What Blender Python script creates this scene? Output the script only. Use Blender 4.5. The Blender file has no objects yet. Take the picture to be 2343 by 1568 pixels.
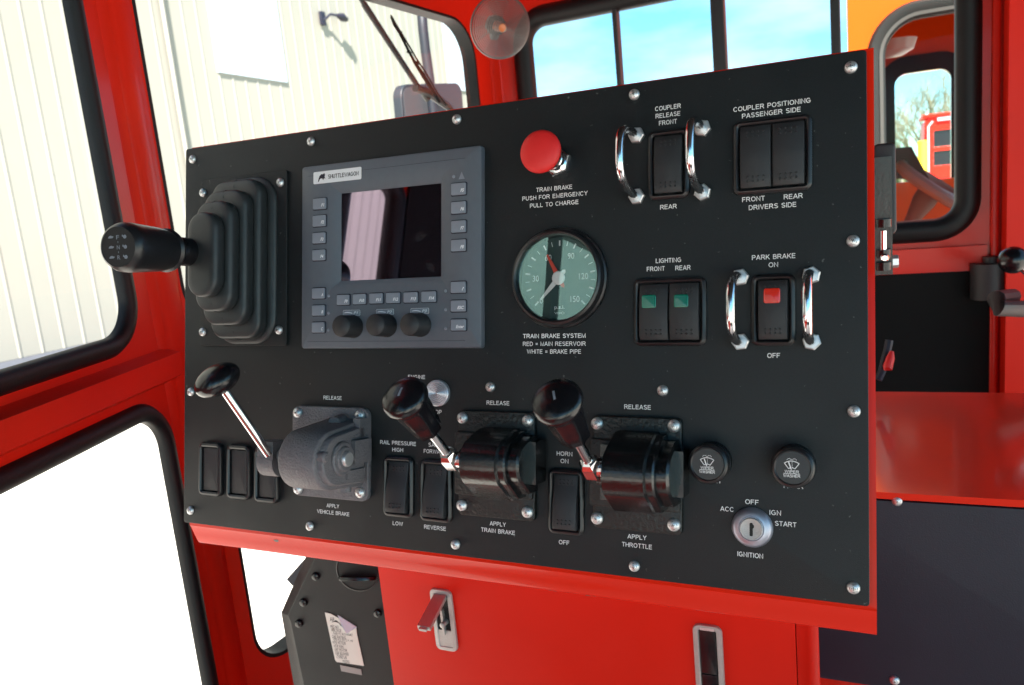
import bpy, bmesh, math, random
from mathutils import Vector, Matrix
random.seed(7)
R = math.radians
PI = math.pi
SC = bpy.context.scene
COL = SC.collection

# ------------------------------------------------------------------ camera
FPX, CX, CY = 1786.0, 1171.0, 784.0            # lens in pixels of a 2342 x 1568 picture
CAMZ = 2.9
dn = Vector((1000, 10100, 1786)).normalized()  # straight down, in camera axes (right, down, forward)
zw = -dn
yw = (Vector((0, 0, 1)) - zw * zw.z).normalized()
xw = yw.cross(zw)
C2W = Matrix((xw, yw, zw))                     # camera axes -> world axes
CAM = Vector((0, 0, CAMZ))
cam = bpy.data.cameras.new('camera')
camo = bpy.data.objects.new('camera', cam)
COL.objects.link(camo)
m = (C2W @ Matrix(((1, 0, 0), (0, -1, 0), (0, 0, -1)))).to_4x4()
m.translation = CAM
camo.matrix_world = m
cam.sensor_width = 36
cam.lens = 36 * FPX / 2342
cam.clip_start = 0.02
cam.clip_end = 3000
cam.dof.use_dof = True
cam.dof.focus_distance = 0.52
cam.dof.aperture_fstop = 16
SC.camera = camo

# ------------------------------------------------------------------ light
SUN = Vector((0.02, -0.70, 0.80)).normalized()
world = bpy.data.worlds.new('World')
SC.world = world
world.use_nodes = True
nt = world.node_tree
bg = nt.nodes['Background']
sky = nt.nodes.new('ShaderNodeTexSky')
sky.sky_type = 'NISHITA'
sky.sun_disc = False
sky.sun_elevation = math.asin(SUN.z)
sky.sun_rotation = math.atan2(SUN.x, SUN.y)
sky.air_density = 1.0
sky.dust_density = 0.0
sky.ozone_density = 3.0
sky.altitude = 1500
tc = nt.nodes.new('ShaderNodeTexCoord'); cn = nt.nodes.new('ShaderNodeTexNoise')
cn.inputs['Scale'].default_value = 5; cn.inputs['Detail'].default_value = 5
mpn = nt.nodes.new('ShaderNodeMapping'); mpn.inputs['Scale'].default_value = (1, 1, 3)
nt.links.new(tc.outputs['Generated'], mpn.inputs['Vector']); nt.links.new(mpn.outputs[0], cn.inputs['Vector'])
crm = nt.nodes.new('ShaderNodeValToRGB'); crm.color_ramp.elements[0].position = 0.45; crm.color_ramp.elements[1].position = 0.85
nt.links.new(cn.outputs['Fac'], crm.inputs['Fac'])
tint = nt.nodes.new('ShaderNodeMix'); tint.data_type = 'RGBA'; tint.blend_type = 'MULTIPLY'; tint.inputs['Factor'].default_value = 1
tint.inputs['B'].default_value = (0.60, 1.06, 1.02, 1)
nt.links.new(sky.outputs[0], tint.inputs['A'])
cl = nt.nodes.new('ShaderNodeMix'); cl.data_type = 'RGBA'; cl.inputs['B'].default_value = (11, 11, 11, 1)
sc_ = nt.nodes.new('ShaderNodeMath'); sc_.operation = 'MULTIPLY'; sc_.inputs[1].default_value = 0.3
nt.links.new(crm.outputs['Color'], sc_.inputs[0]); nt.links.new(sc_.outputs[0], cl.inputs['Factor'])
nt.links.new(tint.outputs['Result'], cl.inputs['A']); nt.links.new(cl.outputs['Result'], bg.inputs['Color'])
bg.inputs['Strength'].default_value = 0.05
sl = bpy.data.lights.new('sun', 'SUN')
sl.energy = 4.5
sl.angle = R(0.5)
sl.color = (1, 0.95, 0.88)
so = bpy.data.objects.new('sun', sl)
COL.objects.link(so)
so.rotation_euler = SUN.to_track_quat('Z', 'Y').to_euler()
SC.view_settings.view_transform = 'Standard'
SC.view_settings.look = 'None'
SC.view_settings.gamma = 1
SC.view_settings.use_curve_mapping = False
SC.view_settings.exposure = 2.45
SC.render.engine = 'CYCLES'
SC.cycles.max_bounces = 12
SC.cycles.transparent_max_bounces = 16
SC.cycles.caustics_reflective = False
SC.cycles.caustics_refractive = False
SC.cycles.sample_clamp_indirect = 6
SC.cycles.use_denoising = True

# ------------------------------------------------------------------ materials
def mat(name, col, rough=0.5, metal=0.0, var=0.0, vscale=30, bump=0.0, bscale=200, spec=0.5, coat=0.0,
        coatr=0.05, spots=None, rvar=0.0, ior=1.5, smudge=0.0, cior=1.5, stint=None):
    mt = bpy.data.materials.new(name)
    mt.use_nodes = True
    t = mt.node_tree
    p = t.nodes['Principled BSDF']
    p.inputs['Base Color'].default_value = (*col, 1)
    p.inputs['Roughness'].default_value = rough
    p.inputs['Metallic'].default_value = metal
    p.inputs['IOR'].default_value = ior
    p.inputs['Coat IOR'].default_value = cior
    if stint: p.inputs['Specular Tint'].default_value = (*stint, 1)
    p.inputs['Specular IOR Level'].default_value = spec
    p.inputs['Coat Weight'].default_value = coat
    p.inputs['Coat Roughness'].default_value = coatr
    tc = t.nodes.new('ShaderNodeTexCoord')
    def noise(s, det=4):
        n = t.nodes.new('ShaderNodeTexNoise')
        n.inputs['Scale'].default_value = s
        n.inputs['Detail'].default_value = det
        t.links.new(tc.outputs['Object'], n.inputs['Vector'])
        return n
    out = None
    if var:
        n = noise(vscale)
        mx = t.nodes.new('ShaderNodeMix'); mx.data_type = 'RGBA'
        mx.inputs['A'].default_value = (*[max(0, c * (1 - var)) for c in col], 1)
        mx.inputs['B'].default_value = (*[min(1, c * (1 + var)) for c in col], 1)
        t.links.new(n.outputs['Fac'], mx.inputs['Factor'])
        out = mx.outputs['Result']
    if spots:
        scol, sscale, thr = spots
        n = noise(sscale, 6)
        cr = t.nodes.new('ShaderNodeValToRGB')
        cr.color_ramp.elements[0].position = thr
        cr.color_ramp.elements[1].position = thr + 0.03
        t.links.new(n.outputs['Fac'], cr.inputs['Fac'])
        mx = t.nodes.new('ShaderNodeMix'); mx.data_type = 'RGBA'
        if out: t.links.new(out, mx.inputs['A'])
        else: mx.inputs['A'].default_value = (*col, 1)
        mx.inputs['B'].default_value = (*scol, 1)
        t.links.new(cr.outputs['Color'], mx.inputs['Factor'])
        out = mx.outputs['Result']
    if out: t.links.new(out, p.inputs['Base Color'])
    if rvar or smudge:
        n = noise(18 if smudge else vscale * 0.7, 8); rvar = max(rvar, smudge)
        mr = t.nodes.new('ShaderNodeMapRange')
        mr.inputs['To Min'].default_value = max(0, rough - rvar)
        mr.inputs['To Max'].default_value = rough + rvar
        t.links.new(n.outputs['Fac'], mr.inputs['Value'])
        t.links.new(mr.outputs['Result'], p.inputs['Roughness'])
    if bump:
        n = noise(bscale)
        b = t.nodes.new('ShaderNodeBump')
        b.inputs['Strength'].default_value = bump
        b.inputs['Distance'].default_value = 0.001
        t.links.new(n.outputs['Fac'], b.inputs['Height'])
        t.links.new(b.outputs['Normal'], p.inputs['Normal'])
    return mt

def glass_mat(name, tint=(1, 1, 1), ior=1.45, rough=0.0, refl=(1, 1, 1)):
    mt = bpy.data.materials.new(name); mt.use_nodes = True
    t = mt.node_tree
    for n in list(t.nodes):
        if n.type != 'OUTPUT_MATERIAL': t.nodes.remove(n)
    o = [n for n in t.nodes][0]
    f0 = ((ior - 1) / (ior + 1)) ** 2 * 2          # both faces of the thin sheet
    lw = t.nodes.new('ShaderNodeLayerWeight'); lw.inputs['Blend'].default_value = 0.5
    pw_ = t.nodes.new('ShaderNodeMath'); pw_.operation = 'POWER'; pw_.inputs[1].default_value = 5
    fr = t.nodes.new('ShaderNodeMath'); fr.operation = 'MULTIPLY_ADD'; fr.inputs[1].default_value = 1 - f0; fr.inputs[2].default_value = f0
    t.links.new(lw.outputs['Facing'], pw_.inputs[0]); t.links.new(pw_.outputs[0], fr.inputs[0])
    a = t.nodes.new('ShaderNodeBsdfTransparent'); a.inputs['Color'].default_value = (*tint, 1)
    g = t.nodes.new('ShaderNodeBsdfGlossy'); g.inputs['Roughness'].default_value = rough; g.inputs['Color'].default_value = (*refl, 1)
    mx = t.nodes.new('ShaderNodeMixShader')
    t.links.new(fr.outputs[0], mx.inputs[0]); t.links.new(a.outputs[0], mx.inputs[1]); t.links.new(g.outputs[0], mx.inputs[2])
    t.links.new(mx.outputs[0], o.inputs['Surface'])
    return mt

M = dict(
    plate=mat('panel_black', (0.0125, 0.0145, 0.0160), 0.46, var=0.25, vscale=900, bump=0.3, bscale=2500, smudge=0.2, spec=0.28, spots=((0.09, 0.095, 0.095), 260, 0.70)),
    text=mat('print_white', (0.90, 0.91, 0.91), 0.6),
    red=mat('red_paint', (0.68, 0.016, 0.006), 0.42, var=0.1, vscale=9, bump=0.1, bscale=450, coat=0.04, coatr=0.2, spec=0.18, smudge=0.12),
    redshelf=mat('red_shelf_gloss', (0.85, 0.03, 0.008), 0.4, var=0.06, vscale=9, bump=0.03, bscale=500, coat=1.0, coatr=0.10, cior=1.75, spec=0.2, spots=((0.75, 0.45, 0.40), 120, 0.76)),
    redw=mat('red_paint_worn', (0.62, 0.016, 0.005), 0.38, var=0.14, vscale=8, bump=0.16, bscale=300, coat=0.22, coatr=0.12, spec=0.2, smudge=0.12, spots=((0.22, 0.012, 0.008), 38, 0.745)),
    redlip=mat('red_paint_chipped', (0.72, 0.020, 0.006), 0.3, var=0.08, vscale=10, bump=0.08, bscale=300, coat=0.15, spec=0.1, coatr=0.05, spots=((0.2, 0.17, 0.15), 60, 0.775)),
    rubber=mat('black_rubber', (0.005, 0.005, 0.006), 0.5, spec=0.3, bump=0.2, bscale=600, var=0.2, vscale=60),
    boot=mat('boot_rubber', (0.024, 0.028, 0.030), 0.42, bump=0.15, bscale=1500, var=0.2, vscale=80),
    blk=mat('black_plastic', (0.011, 0.011, 0.013), 0.32, bump=0.1, bscale=1800),
    blkm=mat('black_matte', (0.018, 0.019, 0.022), 0.5, bump=0.2, bscale=2500, var=0.2, vscale=300),
    knob=mat('glossy_black', (0.006, 0.006, 0.008), 0.24, smudge=0.10, bump=0.08, bscale=400),
    wrinkle=mat('black_wrinkle_paint', (0.006, 0.008, 0.008), 0.42, bump=0.9, bscale=420, spec=0.5),
    gloss=mat('black_enamel', (0.006, 0.007, 0.008), 0.24, bump=0.3, bscale=500, coat=0.35, coatr=0.12, smudge=0.08),
    cast=mat('grey_casting', (0.155, 0.148, 0.160), 0.55, bump=0.9, bscale=700, var=0.18, vscale=140, metal=0.15),
    steel=mat('zinc_steel', (0.66, 0.67, 0.68), 0.42, 0.8, var=0.15, vscale=300, bump=0.1, bscale=900),
    chrome=mat('chrome', (0.80, 0.80, 0.82), 0.16, 1.0, rvar=0.04, vscale=120),
    brushed=mat('brushed_nickel', (0.42, 0.41, 0.40), 0.45, 0.65, bump=0.3, bscale=1500, var=0.12, vscale=300),
    dark=mat('slot_dark', (0.006, 0.006, 0.006), 0.7),
    grey=mat('display_grey', (0.098, 0.115, 0.142), 0.45, bump=0.2, bscale=2500, var=0.08, vscale=200),
    key=mat('key_grey', (0.21, 0.24, 0.29), 0.5, var=0.05, vscale=400),
    white=mat('sticker_white', (0.78, 0.80, 0.84), 0.35),
    paper=mat('paper_label', (0.72, 0.70, 0.64), 0.5, var=0.12, vscale=40, spots=((0.45, 0.36, 0.25), 70, 0.68)),
    ink=mat('ink_black', (0.02, 0.02, 0.025), 0.6),
    screen=mat('screen_glass', (0.004, 0.002, 0.003), 0.03, ior=4.3, spec=0.5, coat=0.2, coatr=0.02, stint=(1.0, 0.76, 1.0), spots=((0.022, 0.02, 0.022), 55, 0.60)),
    redbtn=mat('red_button', (0.72, 0.018, 0.018), 0.5, bump=0.1, bscale=900),
    dial=mat('dial_face', (0.022, 0.052, 0.050), 0.6),
    needle=mat('needle_red', (0.75, 0.06, 0.03), 0.5),
    greenlens=mat('green_lens', (0.0, 0.16, 0.10), 0.15, coat=0.8),
    redlens=mat('red_lens', (0.75, 0.03, 0.012), 0.2, coat=0.8),
    orange=mat('orange_paint', (0.58, 0.078, 0.003), 0.3, coat=0.5, var=0.06, vscale=4),
    siding=mat('cream_siding', (0.275, 0.258, 0.222), 0.45, var=0.05, vscale=0.6),
    panelw=mat('skylight_panel', (0.40, 0.47, 0.53), 0.4),
    ground=mat('pale_gravel', (0.52, 0.49, 0.44), 0.9, var=0.12, vscale=0.8, spots=((0.34, 0.25, 0.2), 0.25, 0.70)),
    asphalt=mat('grey_kerb', (0.16, 0.16, 0.18), 0.9, var=0.2, vscale=3),
    grass=mat('dry_grass', (0.20, 0.24, 0.07), 0.9, var=0.3, vscale=0.2),
    bark=mat('bare_bark', (0.18, 0.165, 0.13), 0.9, var=0.2, vscale=3),
    twig=mat('bare_twigs', (0.15, 0.15, 0.10), 0.9),
    slate=mat('slate_panel', (0.019, 0.020, 0.034), 0.46, spec=0.3, bump=0.2, bscale=900, var=0.25, vscale=18, rvar=0.06),
    lining=mat('black_lining', (0.0035, 0.004, 0.0045), 0.7, spec=0.15, bump=0.3, bscale=500),
    floor=mat('floor_mat', (0.06, 0.055, 0.055), 0.6, bump=0.3, bscale=200),
    fanbody=mat('fan_plastic', (0.30, 0.28, 0.27), 0.35),
    amber=mat('copper_hub', (0.55, 0.16, 0.05), 0.35),
    pane=glass_mat('window_glass', (0.97, 0.985, 0.98), 1.09),
    gglass=glass_mat('gauge_glass', (0.98, 1.0, 1.0), 2.15, refl=(0.46, 0.78, 0.75)),
    clear=glass_mat('clear_plastic', (0.72, 0.60, 0.55), 1.2, 0.3, refl=(0.5, 0.45, 0.42)),
)

# ------------------------------------------------------------------ pixels to rays, planes
def dirc(x, y): return Vector(((x - CX) / FPX, (y - CY) / FPX, 1))
def ray(x, y): return C2W @ dirc(x, y)
def W(x, y, z): return CAM + ray(x, y) * z      # z: distance along the optical axis
def crop(x0, y0, w, rw):
    k = 2342 / 3872
    return lambda cx, cy: ((x0 + cx * w / rw) * k, (y0 + cy * w / rw) * k)
c1 = crop(360, 500, 800, 1394); c2 = crop(1120, 500, 740, 1349); c3 = crop(1860, 440, 500, 852)
c4 = crop(2300, 360, 1040, 1631); c5 = crop(680, 1340, 760, 1655); c6 = crop(1400, 1380, 660, 1522)
c7 = crop(1980, 1380, 680, 1367); c8 = crop(2560, 1600, 760, 1806); cg = crop(1900, 840, 420, 1568)
b1 = crop(0, 0, 1900, 2343); b4 = crop(3180, 0, 692, 723); b5 = crop(3000, 1300, 872, 1058)
b6 = crop(800, 1980, 2300, 2343); b7 = crop(1060, 2080, 500, 1531); b8 = crop(1560, 2180, 1200, 2343)
z6 = crop(680, 1900, 820, 1858); z3 = crop(3200, 500, 672, 1054); z2 = crop(1340, 0, 520, 1853); z4 = crop(3200, 0, 672, 1171)
full = lambda x, y: (x, y)

class Plane:
    """a vertical or tilted plane with its own axes: u along, v up, w out of it"""
    def __init__(s, o, u, v):
        s.o = Vector(o); s.u = Vector(u).normalized(); s.v = Vector(v).normalized(); s.w = s.u.cross(s.v).normalized()
        s.m = Matrix((s.u, s.v, s.w)).transposed().to_4x4(); s.m.translation = s.o
        s.mi = s.m.inverted()
    def at(s, x, y, h=0.0):
        d = ray(x, y); o = s.o + s.w * h
        k = (o - CAM).dot(s.w) / d.dot(s.w)
        p = s.mi @ (CAM + d * k)
        return Vector((p.x, p.y))
    def pt(s, x, y, h=0.0):
        p = s.at(x, y, h); return s.m @ Vector((p.x, p.y, h))

# ------------------------------------------------------------------ mesh building
def rr(w, h, r, cx=0, cy=0, n=6):
    r = max(1e-6, min(r, w / 2, h / 2))
    pts = []
    for k, (sx, sy) in enumerate(((1, 1), (-1, 1), (-1, -1), (1, -1))):
        for i in range(n + 1):
            a = PI / 2 * (k + i / n)
            pts.append((cx + sx * (w / 2 - r) + r * math.cos(a), cy + sy * (h / 2 - r) + r * math.sin(a)))
    return pts

# plain sans-serif capitals drawn as strokes: width, then polylines (cap height 1)
def _arc(cx, cy, rx, ry, a0, a1, n=10):
    return [(cx + rx * math.cos(R(a0 + (a1 - a0) * k / n)), cy + ry * math.sin(R(a0 + (a1 - a0) * k / n))) for k in range(n + 1)]
_h = 0.065
GL = {
 'A': (.90, [[(0.02, 0), (.45, 1)], [(.45, 1), (.88, 0)], [(.20, .33), (.70, .33)]]),
 'B': (.80, [[(.45, _h), (_h, _h), (_h, 1 - _h), (.42, 1 - _h)] + _arc(.42, .755, .24, .18, 90, -90) + [(_h, .54)], [(.42, .54)] + _arc(.46, .30, .27, .235, 90, -90) + [(.3, _h)]]),
 'C': (.90, [_arc(.47, .5, .41, .435, 42, 318, 20)]),
 'D': (.88, [[(_h, _h), (_h, 1 - _h), (.38, 1 - _h)] + _arc(.38, .5, .43, .435, 90, -90, 14) + [(_h, _h)]]),
 'E': (.78, [[(.76, _h), (_h, _h), (_h, 1 - _h), (.74, 1 - _h)], [(_h, .53), (.70, .53)]]),
 'F': (.72, [[(_h, 0), (_h, 1 - _h), (.71, 1 - _h)], [(_h, .50), (.62, .50)]]),
 'G': (.98, [_arc(.49, .5, .43, .435, 48, 325, 20) + [(.87, .20), (.87, .47), (.52, .47)]]),
 'H': (.84, [[(_h, 0), (_h, 1)], [(.78, 0), (.78, 1)], [(_h, .53), (.78, .53)]]),
 'I': (.20, [[(.10, 0), (.10, 1)]]),
 'K': (.84, [[(_h, 0), (_h, 1)], [(.78, 1), (_h, .36)], [(.32, .60), (.82, 0)]]),
 'L': (.70, [[(_h, 1), (_h, _h), (.68, _h)]]),
 'M': (1.0, [[(_h, 0), (_h, .98), (.50, .06), (.935, .98), (.935, 0)]]),
 'N': (.84, [[(_h, 0), (_h, .96), (.775, .04), (.775, 1)]]),
 'O': (.98, [_arc(.49, .5, .425, .435, 90, 450, 26)]),
 'P': (.80, [[(_h, 0), (_h, 1 - _h), (.46, 1 - _h)] + _arc(.46, .70, .27, .235, 90, -90) + [(_h, .465)]]),
 'R': (.90, [[(_h, 0), (_h, 1 - _h), (.50, 1 - _h)] + _arc(.50, .72, .27, .215, 90, -90) + [(_h, .505)], [(.46, .50), (.60, .38), (.86, 0)]]),
 'S': (.82, [_arc(.41, .735, .31, .20, 20, 215, 12) + _arc(.42, .265, .335, .20, 60, -160, 12)]),
 'T': (.80, [[(0, 1 - _h), (.80, 1 - _h)], [(.40, 0), (.40, 1 - _h)]]),
 'U': (.84, [[(_h, 1), (_h, .38)] + _arc(.42, .38, .355, .315, 180, 360, 12) + [(.775, 1)]]),
 'V': (.88, [[(.04, 1), (.44, .04), (.84, 1)]]),
 'W': (1.26, [[(.04, 1), (.33, .05), (.63, .95), (.93, .05), (1.22, 1)]]),
 'Y': (.86, [[(.04, 1), (.43, .45), (.82, 1)], [(.43, .5), (.43, 0)]]),
 '=': (.70, [[(.05, .62), (.65, .62)], [(.05, .34), (.65, .34)]]),
 ' ': (.42, []),
}
class MB:
    def strokes(s, body, cx, cy, w, cap, z, mi=0, t=0.115, gap=0.17):
        tot = sum(GL[c][0] for c in body) + gap * (len(body) - 1)
        sx = w / tot; x = cx - w / 2; dz = 0
        for ch in body:
            for pl in GL[ch][1]:
                P_ = [Vector((x + a * sx, cy + (b - 0.5) * cap, 0)) for a, b in pl]
                L, Rr = [], []; N = len(P_); th = t * cap / 2; closed = (P_[0] - P_[-1]).length < 1e-7
                for i, p in enumerate(P_):
                    a = P_[i] - P_[i - 1] if i else (P_[-1] - P_[-2] if closed else P_[1] - P_[0])
                    b = P_[i + 1] - p if i < N - 1 else (P_[1] - P_[0] if closed else P_[-1] - P_[-2])
                    n1 = Vector((-a.y, a.x, 0)).normalized(); n2 = Vector((-b.y, b.x, 0)).normalized()
                    m_ = (n1 + n2); m_ = m_.normalized() if m_.length > 1e-6 else n1
                    k = min(1 / max(m_.dot(n1), 0.3), 1.8)
                    q = Vector((0, 0, z + dz))
                    L.append(s.bm.verts.new(p + m_ * th * k + q)); Rr.append(s.bm.verts.new(p - m_ * th * k + q))
                for i in range(N - 1):
                    f = s.bm.faces.new((L[i], Rr[i], Rr[i + 1], L[i + 1])); f.material_index = mi
                dz += 2e-6
            x += (GL[ch][0] + gap) * sx
        return s
    def __init__(s): s.bm = bmesh.new()
    def loft(s, loops, cap=(True, True), mi=0, wrap=False):
        vs = [[s.bm.verts.new(p) for p in L] for L in loops]
        n = len(vs[0])
        rng = range(len(vs)) if wrap else range(len(vs) - 1)
        for i in rng:
            a, b = vs[i], vs[(i + 1) % len(vs)]
            for j in range(n):
                f = s.bm.faces.new((a[j], a[(j + 1) % n], b[(j + 1) % n], b[j])); f.material_index = mi
        if not wrap:
            if cap[0]: f = s.bm.faces.new(vs[0][::-1]); f.material_index = mi
            if cap[1]: f = s.bm.faces.new(vs[-1]); f.material_index = mi
        return s
    def plate(s, cx, cy, w, h, r, z0, z1, ch=0.0, n=6, mi=0):
        Ls = [[(x, y, z0) for x, y in rr(w, h, r, cx, cy, n)]]
        if ch:
            for a in (0, 30, 60, 90):
                i = ch * (1 - math.cos(R(a))); z = z1 - ch + ch * math.sin(R(a))
                Ls.append([(x, y, z) for x, y in rr(w - 2 * i, h - 2 * i, max(r - i, 1e-5), cx, cy, n)])
        else:
            Ls.append([(x, y, z1) for x, y in rr(w, h, r, cx, cy, n)])
        return s.loft(Ls, mi=mi)
    def ring(s, cx, cy, w, h, r, prof, n=8, mi=0):
        """closed cross-section prof [(offset outward, z)] swept round a rounded rectangle"""
        return s.loft([[(x, y, z) for x, y in rr(w + 2 * d, h + 2 * d, max(r + d, 1e-4), cx, cy, n)] for d, z in prof], wrap=True, mi=mi)
    def box(s, a, b, mi=0):
        (x0, y0, z0), (x1, y1, z1) = a, b
        return s.loft([[(x0, y0, z0), (x1, y0, z0), (x1, y1, z0), (x0, y1, z0)], [(x0, y0, z1), (x1, y0, z1), (x1, y1, z1), (x0, y1, z1)]], mi=mi)
    def lathe(s, prof, o=(0, 0, 0), axis=(0, 0, 1), n=32, mi=0, sx=1, sy=1, cap=(True, True)):
        q = Vector(axis).normalized().to_track_quat('Z', 'Y'); o = Vector(o)
        return s.loft([[o + q @ Vector((r * sx * math.cos(2 * PI * i / n), r * sy * math.sin(2 * PI * i / n), z)) for i in range(n)] for r, z in prof], mi=mi, cap=cap)
    def tube(s, pts, r, n=10, mi=0, closed=False):
        pts = [Vector(p) for p in pts]; N = len(pts)
        rs = r if isinstance(r, (list, tuple)) else [r] * N
        t0 = (pts[1] - pts[0]).normalized()
        up = Vector((0, 0, 1)) if abs(t0.z) < 0.9 else Vector((1, 0, 0))
        x = t0.cross(up).normalized(); Ls = []
        for i in range(N):
            if closed: t = (pts[(i + 1) % N] - pts[i - 1]).normalized()
            else: t = (pts[min(i + 1, N - 1)] - pts[max(i - 1, 0)]).normalized()
            x = (x - t * x.dot(t)).normalized(); y = t.cross(x)
            Ls.append([pts[i] + (x * math.cos(2 * PI * k / n) + y * math.sin(2 * PI * k / n)) * rs[i] for k in range(n)])
        return s.loft(Ls, mi=mi, wrap=closed)
    def prism(s, poly, vec, mi=0):
        poly = [Vector(p) for p in poly]; vec = Vector(vec)
        return s.loft([poly, [p + vec for p in poly]], mi=mi)
    def sheet(s, outer, holes, z, t, mi=0):
        b = bmesh.new(); E = []
        for L in [outer] + holes:
            v = [b.verts.new((x, y, z)) for x, y in L]
            E += [b.edges.new((v[i], v[(i + 1) % len(v)])) for i in range(len(v))]
        bmesh.ops.triangle_fill(b, use_beauty=True, use_dissolve=False, edges=E)
        bmesh.ops.recalc_face_normals(b, faces=b.faces)
        if t:
            g = bmesh.ops.extrude_face_region(b, geom=b.faces[:])
            bmesh.ops.translate(b, vec=(0, 0, t), verts=[e for e in g['geom'] if isinstance(e, bmesh.types.BMVert)])
        for f in b.faces: f.material_index = mi
        me = bpy.data.meshes.new('tmp'); b.to_mesh(me); b.free()
        s.bm.from_mesh(me); bpy.data.meshes.remove(me)
        return s
    def text(s, body, cx, cy, w, cap, z, mi=0, rot=0, shear=0.0, bold=0.0, mtx=None):
        cu = bpy.data.curves.new('t', 'FONT'); cu.body = body; cu.size = 1; cu.shear = shear; cu.resolution_u = 3
        cu.space_word = 1.25
        cu.offset = bold
        ob = bpy.data.objects.new('t', cu)
        me = bpy.data.meshes.new_from_object(ob)
        bpy.data.objects.remove(ob); bpy.data.curves.remove(cu)
        xs = [v.co.x for v in me.vertices]
        x0, x1 = min(xs), max(xs); sx = w / (x1 - x0); sy = cap / 0.73
        T = Matrix.Translation((cx, cy, z)) @ Matrix.Rotation(rot, 4, 'Z') @ Matrix.Diagonal((sx, sy, 1, 1)) @ Matrix.Translation((-(x0 + x1) / 2, -0.365, 0))
        if mtx: T = mtx @ T
        me.transform(T)
        n0 = len(s.bm.faces); s.bm.from_mesh(me); s.bm.faces.ensure_lookup_table()
        for f in s.bm.faces[n0:]: f.material_index = mi
        bpy.data.meshes.remove(me)
        return s
    def xf(s, mtx): bmesh.ops.transform(s.bm, matrix=mtx, verts=s.bm.verts); return s
    def build(s, name, mats, parent=None, label=None, angle=35, world=False, recalc=True, loc=None):
        """world=True: the vertices are in world space"""
        if world and parent is not None:
            bmesh.ops.transform(s.bm, matrix=WM[parent.name].inverted(), verts=s.bm.verts)
        if recalc: bmesh.ops.recalc_face_normals(s.bm, faces=s.bm.faces)
        if loc is not None: bmesh.ops.translate(s.bm, vec=-Vector(loc), verts=s.bm.verts)
        me = bpy.data.meshes.new(name); s.bm.to_mesh(me); s.bm.free()
        for q in (mats if isinstance(mats, (list, tuple)) else [mats]): me.materials.append(q)
        me.polygons.foreach_set('use_smooth', [True] * len(me.polygons))
        me.set_sharp_from_angle(angle=R(angle))
        o = bpy.data.objects.new(name, me); COL.objects.link(o)
        if loc is not None: o.location = loc
        if parent is not None:
            o.parent = parent; WM[o.name] = WM[parent.name] @ (Matrix.Translation(loc) if loc is not None else Matrix())
        else: WM[o.name] = Matrix.Translation(loc) if loc is not None else Matrix()
        if label: o['label'] = label
        return o
WM = {}
def thing(name, label, cat, mtx=None, group=None):
    o = bpy.data.objects.new(name, None); COL.objects.link(o)
    o.empty_display_size = 0.05
    mtx = mtx or Matrix(); o.matrix_world = mtx; WM[o.name] = mtx.copy()
    o['label'] = label; o['category'] = cat
    if group: o['group'] = group
    return o
def T(*p): return Matrix.Translation(Vector(p))

# ================================================================== GROUND AND FAR SETTING
g = MB(); g.box((-400, -400, -0.5), (400, 400, 0)); go = g.build('ground', M['ground']); go['kind'] = 'structure'
g = MB(); g.box((6, 26, 0.0), (320, 320, 0.02)); go = g.build('grass_field', M['grass']); go['kind'] = 'structure'

# ---- building with ribbed metal siding
def gpt(x, y, z=0):
    d = ray(x, y); return CAM + d * ((z - CAM.z) / d.z)
A, B = gpt(0, 853), gpt(268, 790)
bd = (B - A).normalized()
print('bldg', A, B, bd)
BP = Plane(A, bd, (0, 0, 1))                    # w points away from or to the camera
if BP.w.dot(CAM - A) < 0: BP = Plane(A, -bd, (0, 0, 1))
br = thing('metal_building', 'cream building clad in vertical ribbed metal siding beyond the left and front windows', 'building', BP.m.copy())
e0, e1 = -150.0, BP.at(1125, 150).x
if BP.u.dot(bd) < 0: e0, e1 = -60, 30
mb = MB(); prof = []; x = e0
pitch = 0.62
while x < e1:
    prof += [(x, 0), (x + pitch - 0.11, 0), (x + pitch - 0.075, 0.021), (x + pitch - 0.035, 0.021)]
    x += pitch
prof += [(e1, 0), (e1, -0.3), (e0, -0.3)]
mb.prism([(px, 0.25, pz) for px, pz in prof], (0, 24, 0))
mb.build('siding', M['siding'], br, angle=10)
mb = MB(); mb.box((e0, -0.1, -0.25), (e1, 0.24, 0.025)); mb.box((e0, -0.1, 0.026), (e1, 0.05, 3.0)); mb.build('base_kerb', M['asphalt'], br)
q0 = BP.at(470, 0); q1 = BP.at(655, 190)
mb = MB(); mb.box((min(q0.x, q1.x), q1.y, 0.02), (max(q0.x, q1.x), q1.y + 4, 0.07)); mb.build('translucent_panel', M['panelw'], br)
q0 = BP.at(1010, 60); q1 = BP.at(1090, 215)
mb = MB(); mb.box((min(q0.x, q1.x), q1.y, 0.02), (max(q0.x, q1.x) + 0.3, q1.y + 5, 0.07)); mb.build('translucent_panel', M['panelw'], br)
q = BP.at(395, 200)
mb = MB(); mb.tube([(q.x, 0.3, 0.12), (q.x, 24, 0.12)], 0.07, 12); mb.build('downpipe', M['siding'], br)
q = BP.at(733, 44); q2 = BP.at(790, 40)
L_ = abs(q2.x - q.x)
q3 = BP.at(772, 36, 0.45); q4 = BP.at(792, 42, 0.45)
mb = MB(); mb.plate(q.x, q.y, 0.28, 0.52, 0.03, 0.05, 0.16)
mb.tube([(q.x, q.y - 0.1, 0.1), ((q.x + q3.x) / 2, (q.y + q3.y) / 2 + 0.1, 0.3), (q3.x, q3.y, 0.45)], 0.055, 8)
mb.tube([(q3.x, q3.y, 0.45), ((q3.x + q4.x) / 2, (q3.y + q4.y) / 2 - 0.02, 0.46), (q4.x, q4.y - 0.06, 0.45)], [0.08, 0.17, 0.10], 10)
mb.build('wall_lamp', M['slate'], br)

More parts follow.
